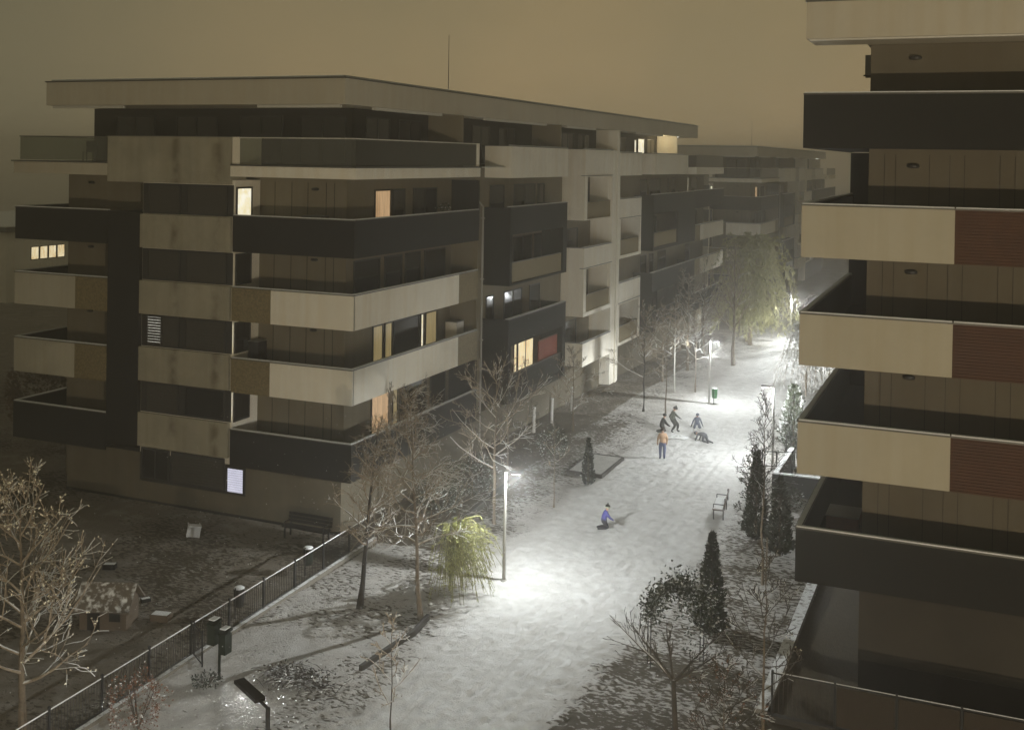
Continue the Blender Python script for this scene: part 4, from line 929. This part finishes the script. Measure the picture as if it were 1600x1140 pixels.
# things standing on the balconies
def ac_unit(loc, rz, label):
    t = thing('air_conditioner', loc, label, 'air conditioner', None, rz)
    part(t, None, 'casing', GREYP, (-.4,.4,-.15,.15,0,.6)); m = MB()
    for r in (.08,.15,.22): m.tube([(-.1+r*math.cos(a*.3927), -.16, .3+r*math.sin(a*.3927)) for a in range(17)], .008, 4, False)
    m.build('fan_grille', BLACKM, t); part(t, None, 'bracket', BLACKM, (-.35,-.3,-.1,.2,-.05,-.003),(.3,.35,-.1,.2,-.05,-.003))
ac_unit((-3.25,36.3,17.75), math.pi/2, 'air conditioner hung on the top side wall of the right-hand block')
ac_unit((-3.25,39.0,14.3), math.pi/2, 'air conditioner in the dark corner below the top balcony')
ac_unit((-23.9,54.9,5.45), math.pi/2, 'air conditioner on the open balcony of the dark bay')
def cupboard(loc, s, label, m, cat='cabinet'):
    t = thing('storage_cabinet', loc, label, cat)
    part(t, None, 'body', m, (-s[0]/2,s[0]/2,-s[1]/2,s[1]/2,0,s[2])); part(t, None, 'top', GREYP, (-s[0]/2-.02,s[0]/2+.02,-s[1]/2-.02,s[1]/2+.02,s[2]+.002,s[2]+.03)); part(t, None, 'handle', BLACKM, (s[0]/2+.002,s[0]/2+.02,-.08,-.05,s[2]*.5,s[2]*.65))
cupboard((-23.55,48.9,5.42), (.6,.8,1.6), 'pale cabinet on the second balcony near its end', WPLAST)
cupboard((-28.1,39.2,5.42), (.5,.6,1.7), 'dark tall cabinet in the left corner of the second balcony', DARK)
cupboard((-25.4,39.3,11.32), (1.0,.5,1.15), 'low dark cabinet on the top dark balcony', INNER)
cupboard((-3.6,34.3,3.86), (.9,1.1,.8), 'low red-brown chest on the dark lowest balcony of the right-hand block', mat('chest_paint',(.13,.05,.03),.8,.15,6), 'chest')
def red_screen():
    t = thing('folding_screen', (-23.0,60.2,2.46), 'red panel standing on the balcony beside the bright window', 'screen')
    for i in range(3): part(t, None, 'panel', BRICKW, (-.03,.03,-1.5+i*1.0,-.52+i*1.0,.3,2.2))
    part(t, None, 'frame', WOOD, (-.035,.035,-1.52,1.5,.22,.297),(-.035,.035,-1.52,1.5,2.203,2.26))
red_screen()
def pot(loc, label, h=.9):
    t = thing('potted_plant', loc, label, 'potted plant'); a = MB(); a.lathe([(.12,0),(.17,.3),(.18,.32)], (0,0,0), 10); a.build('pot', DARK, t); l = MB()
    for i in range(160): v = Vector((rnd.gauss(0,.2),rnd.gauss(0,.2),.35+rnd.random()*h)); l.leaf(v, Vector((rnd.gauss(0,1),rnd.gauss(0,1),rnd.gauss(.3,.6))), .14, .05)
    l.build('foliage', VINE, t)
pot((-23.3,41.2,2.46), 'dark leafy potted plant on the lowest corner balcony', .7)
pot((-23.3,47.0,11.33), 'potted plant on the top dark balcony by the rounded wall shade', 1.2)

# ------------------------------------------------------------------ people
SKIN = mat('skin', (.45,.28,.20), .6, .05)
def figure(name, loc, rz, label, J, mats, scale=1.0, extra=None):
    """J: joint -> (x,y,z,r); limbs share joints. One skinned surface; colours by limb."""
    E = [('pelvis','waist','top'),('waist','chest','top'),('chest','neck','top'),('neck','head','skin'),('head','crown','hat')]
    for s in 'LR':
        E += [('chest','sh'+s,'top'),('sh'+s,'el'+s,'top'),('el'+s,'wr'+s,'top'),('wr'+s,'palm'+s,'hand'),
              ('pelvis','hip'+s,'legs'),('hip'+s,'kn'+s,'legs'),('kn'+s,'an'+s,'legs'),('an'+s,'toe'+s,'boot')]
    V = {k: Vector(v[:3]) for k, v in J.items() if k != 'face'}; Rr = {k: v[3]*(1.22 if k[:2] in ('pe','wa','ch','sh','el','hi','kn') else 1.0) for k, v in J.items() if k != 'face'}
    for s in 'LR':
        d = (V['wr'+s]-V['el'+s]).normalized(); V['palm'+s] = V['wr'+s]+d*.08; Rr['palm'+s] = .036
        a = d.cross(Vector((0,0,1))); a = a.normalized() if a.length > .1 else Vector((0,1,0)); dn = d.cross(a)*(-.35)
        for i, (o, L) in enumerate(((-.03,.075),(-.010,.085),(.011,.080),(.030,.062))):
            V['f%d%s'%(i,s)] = V['palm'+s]+d*.035+a*o; V['t%d%s'%(i,s)] = V['f%d%s'%(i,s)]+(d+dn).normalized()*L; Rr['f%d%s'%(i,s)] = .0125; Rr['t%d%s'%(i,s)] = .0095
            E += [('palm'+s,'f%d%s'%(i,s),'hand'),('f%d%s'%(i,s),'t%d%s'%(i,s),'hand')]
        sg = 1 if s == 'L' else -1
        V['th'+s] = V['wr'+s]+d*.07+a*(-.058*sg); Rr['th'+s] = .012; E.append(('wr'+s,'th'+s,'hand'))
    names = list(V); ix = {k:i for i,k in enumerate(names)}
    me = bpy.data.meshes.new('person'); me.from_pydata([V[k]*scale for k in names], [(ix[a],ix[b]) for a,b,_ in E], [])
    ob = bpy.data.objects.new('tmp', me); COL.objects.link(ob)
    md = ob.modifiers.new('s','SKIN'); md.use_smooth_shade = True
    sd = me.skin_vertices[0].data
    for k in names:
        sd[ix[k]].radius = (Rr[k]*scale, Rr[k]*scale); sd[ix[k]].use_root = (k == 'pelvis')
    sb = ob.modifiers.new('u','SUBSURF'); sb.levels = 1; sb.render_levels = 1
    dg = bpy.context.evaluated_depsgraph_get(); new = bpy.data.meshes.new_from_object(ob.evaluated_get(dg)); bpy.data.objects.remove(ob)
    new.name = 'person'; keys = ['top','skin','hat','hand','legs','boot']
    for k in keys: new.materials.append(mats.get(k, SKIN))
    segs = [(V[a]*scale, V[b]*scale, keys.index(m)) for a,b,m in E]
    for p in new.polygons:
        c = p.center; best = (9,0)
        for a,b,m in segs:
            ab = b-a; t = max(0,min(1,(c-a).dot(ab)/max(1e-9,ab.length_squared))); dd = (a+ab*t-c).length
            if dd < best[0]: best = (dd,m)
        p.material_index = best[1]; p.use_smooth = True
    t = bpy.data.objects.new('person', new); COL.objects.link(t); t.location = loc; t.rotation_euler = (0,0,rz); tag(t, label, 'person', 'people playing in the snow')
    h = V['head']*scale; fdir = (J['face'] if 'face' in J else Vector((1,0,0))); up = (V['crown']-V['head']).normalized()
    hat = MB(); hat.lathe([(.118*scale,.02*scale),(.125*scale,.05*scale),(.11*scale,.11*scale),(.07*scale,.155*scale),(.02*scale,.18*scale)], (0,0,0), 14)
    ho = hat.build('hat', mats['hat'], t, smooth=True); ho.location = h; ho.rotation_euler = up.to_track_quat('Z','Y').to_euler()
    if 'band' in mats:
        b = MB(); b.lathe([(.128*scale,.02*scale),(.132*scale,.035*scale),(.132*scale,.055*scale),(.126*scale,.07*scale)], (0,0,0), 14); bo = b.build('hat_band', mats['band'], ho)
        pm = MB(); pm.lathe([(.01,.175*scale),(.03,.19*scale),(.03,.215*scale),(.01,.23*scale)],(0,0,0),8); pm.build('pompom', mats['hat'], ho)
    # face: eyes, nose, mouth; ears
    side = up.cross(fdir).normalized(); fc = MB(); fc.cm = 0
    c0 = h + fdir*.088*scale
    fc.octa(c0+fdir*.022*scale-up*.012*scale, .017*scale)
    fc.build('nose', mats.get('skin',SKIN), t)
    ey = MB()
    for s in (-1,1): ey.octa(h + fdir*.092*scale + side*s*.036*scale + up*.010*scale, .012*scale)
    ey.build('eyes', FRAME, t)
    mo = MB(); q = h + fdir*.092*scale - up*.05*scale; mo.tube([q-side*.025*scale, q+fdir*.006, q+side*.025*scale], .006*scale, 4); mo.build('mouth', BRICKW, t)
    return t
BLUE = mat('blue_jacket', (.075,.075,.27), .7, .15, 8); NAVY = mat('dark_trousers', (.018,.019,.024), .8, .2, 8); ORANGE = mat('orange_jacket', (.50,.33,.21), .7, .12, 8)
JEAN = mat('blue_jeans', (.10,.12,.22), .85, .15, 10); BLACKC = mat('black_coat', (.020,.022,.020), .85, .2, 8); OLIVE = mat('olive_coat', (.050,.055,.042), .85, .2, 8)
SLATE = mat('slate_snowsuit', (.085,.095,.13), .75, .15, 8); GREYC = mat('grey_snowsuit', (.080,.085,.095), .8, .15, 8); HATB = mat('black_hat', (.012,.014,.012), .9, .1); BAND = mat('pale_hat_band', (.5,.55,.40), .9, .1)
HAIR = mat('dark_hair', (.03,.02,.014), .7, .2)
fx = Vector((1,0,0))
KN = dict(pelvis=(0,0,.40,.135), waist=(.05,0,.55,.13), chest=(.10,0,.73,.125), neck=(.145,0,.86,.055), head=(.18,0,.975,.098), crown=(.19,0,1.06,.07),
          shL=(.11,.155,.79,.062), shR=(.11,-.155,.79,.062), elL=(.20,.20,.57,.050), elR=(.24,-.19,.58,.050), wrL=(.40,.13,.40,.036), wrR=(.44,-.12,.42,.036),
          hipL=(0,.10,.36,.09), hipR=(0,-.10,.36,.09), knL=(.22,.13,.10,.075), knR=(.20,-.13,.10,.075), anL=(-.16,.13,.09,.055), anR=(-.18,-.13,.09,.055), toeL=(-.30,.13,.06,.045), toeR=(-.32,-.13,.06,.045), face=Vector((.9,0,-.43)))
figure('child', (-13.95,43.2,-.02), .55, 'child in a blue jacket and striped black hat kneeling in the snow', KN, dict(top=BLUE, legs=NAVY, boot=NAVY, hand=WPLAST, hat=HATB, band=BAND), .88)
ST = dict(pelvis=(0,0,.92,.135), waist=(0,0,1.08,.13), chest=(0,0,1.30,.145), neck=(.01,0,1.48,.058), head=(.03,0,1.60,.100), crown=(.03,0,1.70,.075),
          shL=(0,.185,1.40,.070), shR=(0,-.185,1.40,.070), elL=(-.02,.26,1.14,.056), elR=(-.02,-.26,1.14,.056), wrL=(.08,.25,.92,.040), wrR=(.08,-.25,.92,.040),
          hipL=(0,.10,.86,.10), hipR=(0,-.10,.86,.10), knL=(.02,.11,.48,.072), knR=(-.02,-.11,.48,.072), anL=(0,.11,.09,.052), anR=(-.03,-.11,.09,.052), toeL=(.15,.13,.05,.042), toeR=(.12,-.13,.05,.042), face=fx)
figure('adult', (-14.58,54.55,-.02), 2.0, 'person in an orange jacket and blue jeans standing with the back turned', ST, dict(top=ORANGE, legs=JEAN, boot=NAVY, hand=SKIN, hat=HAIR), .90)
BE = dict(pelvis=(-.05,0,.72,.145), waist=(-.10,0,.88,.14), chest=(-.08,0,1.08,.145), neck=(.0,0,1.22,.058), head=(.07,0,1.32,.100), crown=(.10,0,1.42,.075),
          shL=(-.05,.185,1.15,.070), shR=(-.05,-.185,1.15,.070), elL=(.10,.24,.93,.056), elR=(-.22,-.24,.92,.056), wrL=(.28,.18,.82,.040), wrR=(-.08,-.20,.74,.040),
          hipL=(-.03,.10,.68,.105), hipR=(-.03,-.10,.68,.105), knL=(.24,.13,.42,.075), knR=(.10,-.13,.42,.075), anL=(.20,.13,.08,.054), anR=(-.12,-.14,.08,.054), toeL=(.35,.14,.05,.044), toeR=(.02,-.15,.05,.044), face=Vector((.95,0,-.3)))
figure('adult', (-15.5,60.3,-.02), .2, 'adult in a dark olive coat and hat stooping by the slender tree', BE, dict(top=OLIVE, legs=BLACKC, boot=BLACKC, hand=BLACKC, hat=HATB, band=BLACKC), .98)
figure('child', (-16.1,60.0,-.02), .6, 'child in black kneeling behind the person in orange', KN, dict(top=BLACKC, legs=BLACKC, boot=BLACKC, hand=BLACKC, hat=HATB), .92)
SIT = dict(KN); SIT.update(elL=(.05,.27,.55,.05), elR=(.05,-.27,.55,.05), wrL=(.08,.36,.32,.036), wrR=(.08,-.36,.32,.036), knL=(.26,.22,.10,.075), knR=(.24,-.22,.10,.075))
figure('child', (-14.52,61.7,-.02), -1.2, 'child in a slate snowsuit kneeling with arms spread', SIT, dict(top=SLATE, legs=SLATE, boot=NAVY, hand=NAVY, hat=SLATE), .80)
CR = dict(pelvis=(-.22,0,.44,.13), waist=(-.05,0,.47,.125), chest=(.15,0,.44,.12), neck=(.29,0,.42,.055), head=(.40,0,.42,.096), crown=(.48,0,.46,.07),
          shL=(.18,.15,.42,.06), shR=(.18,-.15,.42,.06), elL=(.24,.18,.22,.048), elR=(.22,-.18,.22,.048), wrL=(.32,.18,.06,.035), wrR=(.30,-.18,.06,.035),
          hipL=(-.24,.10,.40,.09), hipR=(-.24,-.10,.40,.09), knL=(-.18,.13,.10,.07), knR=(-.34,-.13,.10,.07), anL=(-.52,.13,.08,.05), anR=(-.66,-.13,.08,.05), toeL=(-.64,.13,.05,.042), toeR=(-.78,-.13,.05,.042), face=Vector((.8,0,-.6)))
figure('child', (-13.62,59.0,-.02), 2.7, 'child in grey crawling on hands and knees on the snow', CR, dict(top=GREYC, legs=GREYC, boot=NAVY, hand=NAVY, hat=GREYC), .88)
def pile():
    t = MB()
    prof = [(.75,-.03),(.6,.03),(.35,.07),(.1,.10),(.02,.11)]; t.lathe(prof, (0,0,0), 14, 1, .6); t.v = [(x+rnd.gauss(0,.04), y+rnd.gauss(0,.04), z+rnd.gauss(0,.025)) for x,y,z in t.v]
    o = t.build('snow_lumps', SNOW); o.location = (-15.0,59.2,0); tag(o, 'low scraped-up heap of snow between the crouching people', 'snow heap')
pile()

# ------------------------------------------------------------------ falling snow
def flakes():
    m = MB(); rs = random.Random(3)
    for i in range(1500): m.octa((rs.uniform(-24,-6), rs.uniform(19,60), rs.uniform(.2,6.5)), rs.uniform(.006,.016))
    for i in range(500):
        a = rs.uniform(0,6.28); r = rs.uniform(0,1.6); m.octa((-14.0+math.cos(a)*r, 19.2+math.sin(a)*r, rs.uniform(.3,4.0)), rs.uniform(.004,.009))
    for cx, cy, cz in ((-14.9,36.3,3.7),(-14.8,68.4,3.7),(-14.9,100.5,2.9)):
        for i in range(70):
            z = rs.uniform(.7,2.4); a = rs.uniform(0,6.28); r = z*rs.uniform(0,1.2); m.octa((cx+math.cos(a)*r, cy+math.sin(a)*r, cz-z), rs.uniform(.006,.014))
    tag(m.build('falling_snow', SNOW), 'snowflakes falling through the lamp light', 'snowfall', kind='stuff')
flakes()

# ------------------------------------------------------------------ added lamps, unseen behind the viewpoint, that light the fronts
def added_front_lamp(x, y, h, power, label):
    t = thing('street_lamp', (x,y,0), label, 'street lamp', 'added lamps lighting the fronts')
    a = MB(); a.tube([(0,0,0),(0,0,h+.7)], [.07,.045], 8); a.build('pole', BLACKM, t)
    b = MB(); b.lathe([(.45,.66),(.47,.70),(.25,.82),(.05,.86)], (0,0,h), 14); b.build('shade', BLACKM, t)
    for dx in (-.3,.3): point('front_fill_light', (dx,0,h), power/2, (1,.86,.64), .25, t)
    return t
added_front_lamp(-36, -6, 4.2, 600, 'weak added lamp out of view at the left, lighting the fronts')
added_front_lamp(11, -8, 4.4, 31000, 'strong added lamp out of view below the viewpoint, lighting the fronts')

# ------------------------------------------------------------------ fog
hz = MB(); hz.box(-950, 950, -450, 950, -3.7, 22)
ho = hz.build('haze', bpy.data.materials.new('haze')); hm = ho.data.materials[0]; hm.use_nodes = True; ht = hm.node_tree; ht.nodes.clear()
pv = N(ht, 'ShaderNodeVolumePrincipled'); pv.inputs['Color'].default_value = (1,.98,.93,1); pv.inputs['Density'].default_value = .0033; pv.inputs['Anisotropy'].default_value = .72
om = N(ht, 'ShaderNodeOutputMaterial'); ht.links.new(pv.outputs[0], om.inputs['Volume'])
tag(ho, 'thin fog hanging over the snowy walk', 'fog', kind='stuff')
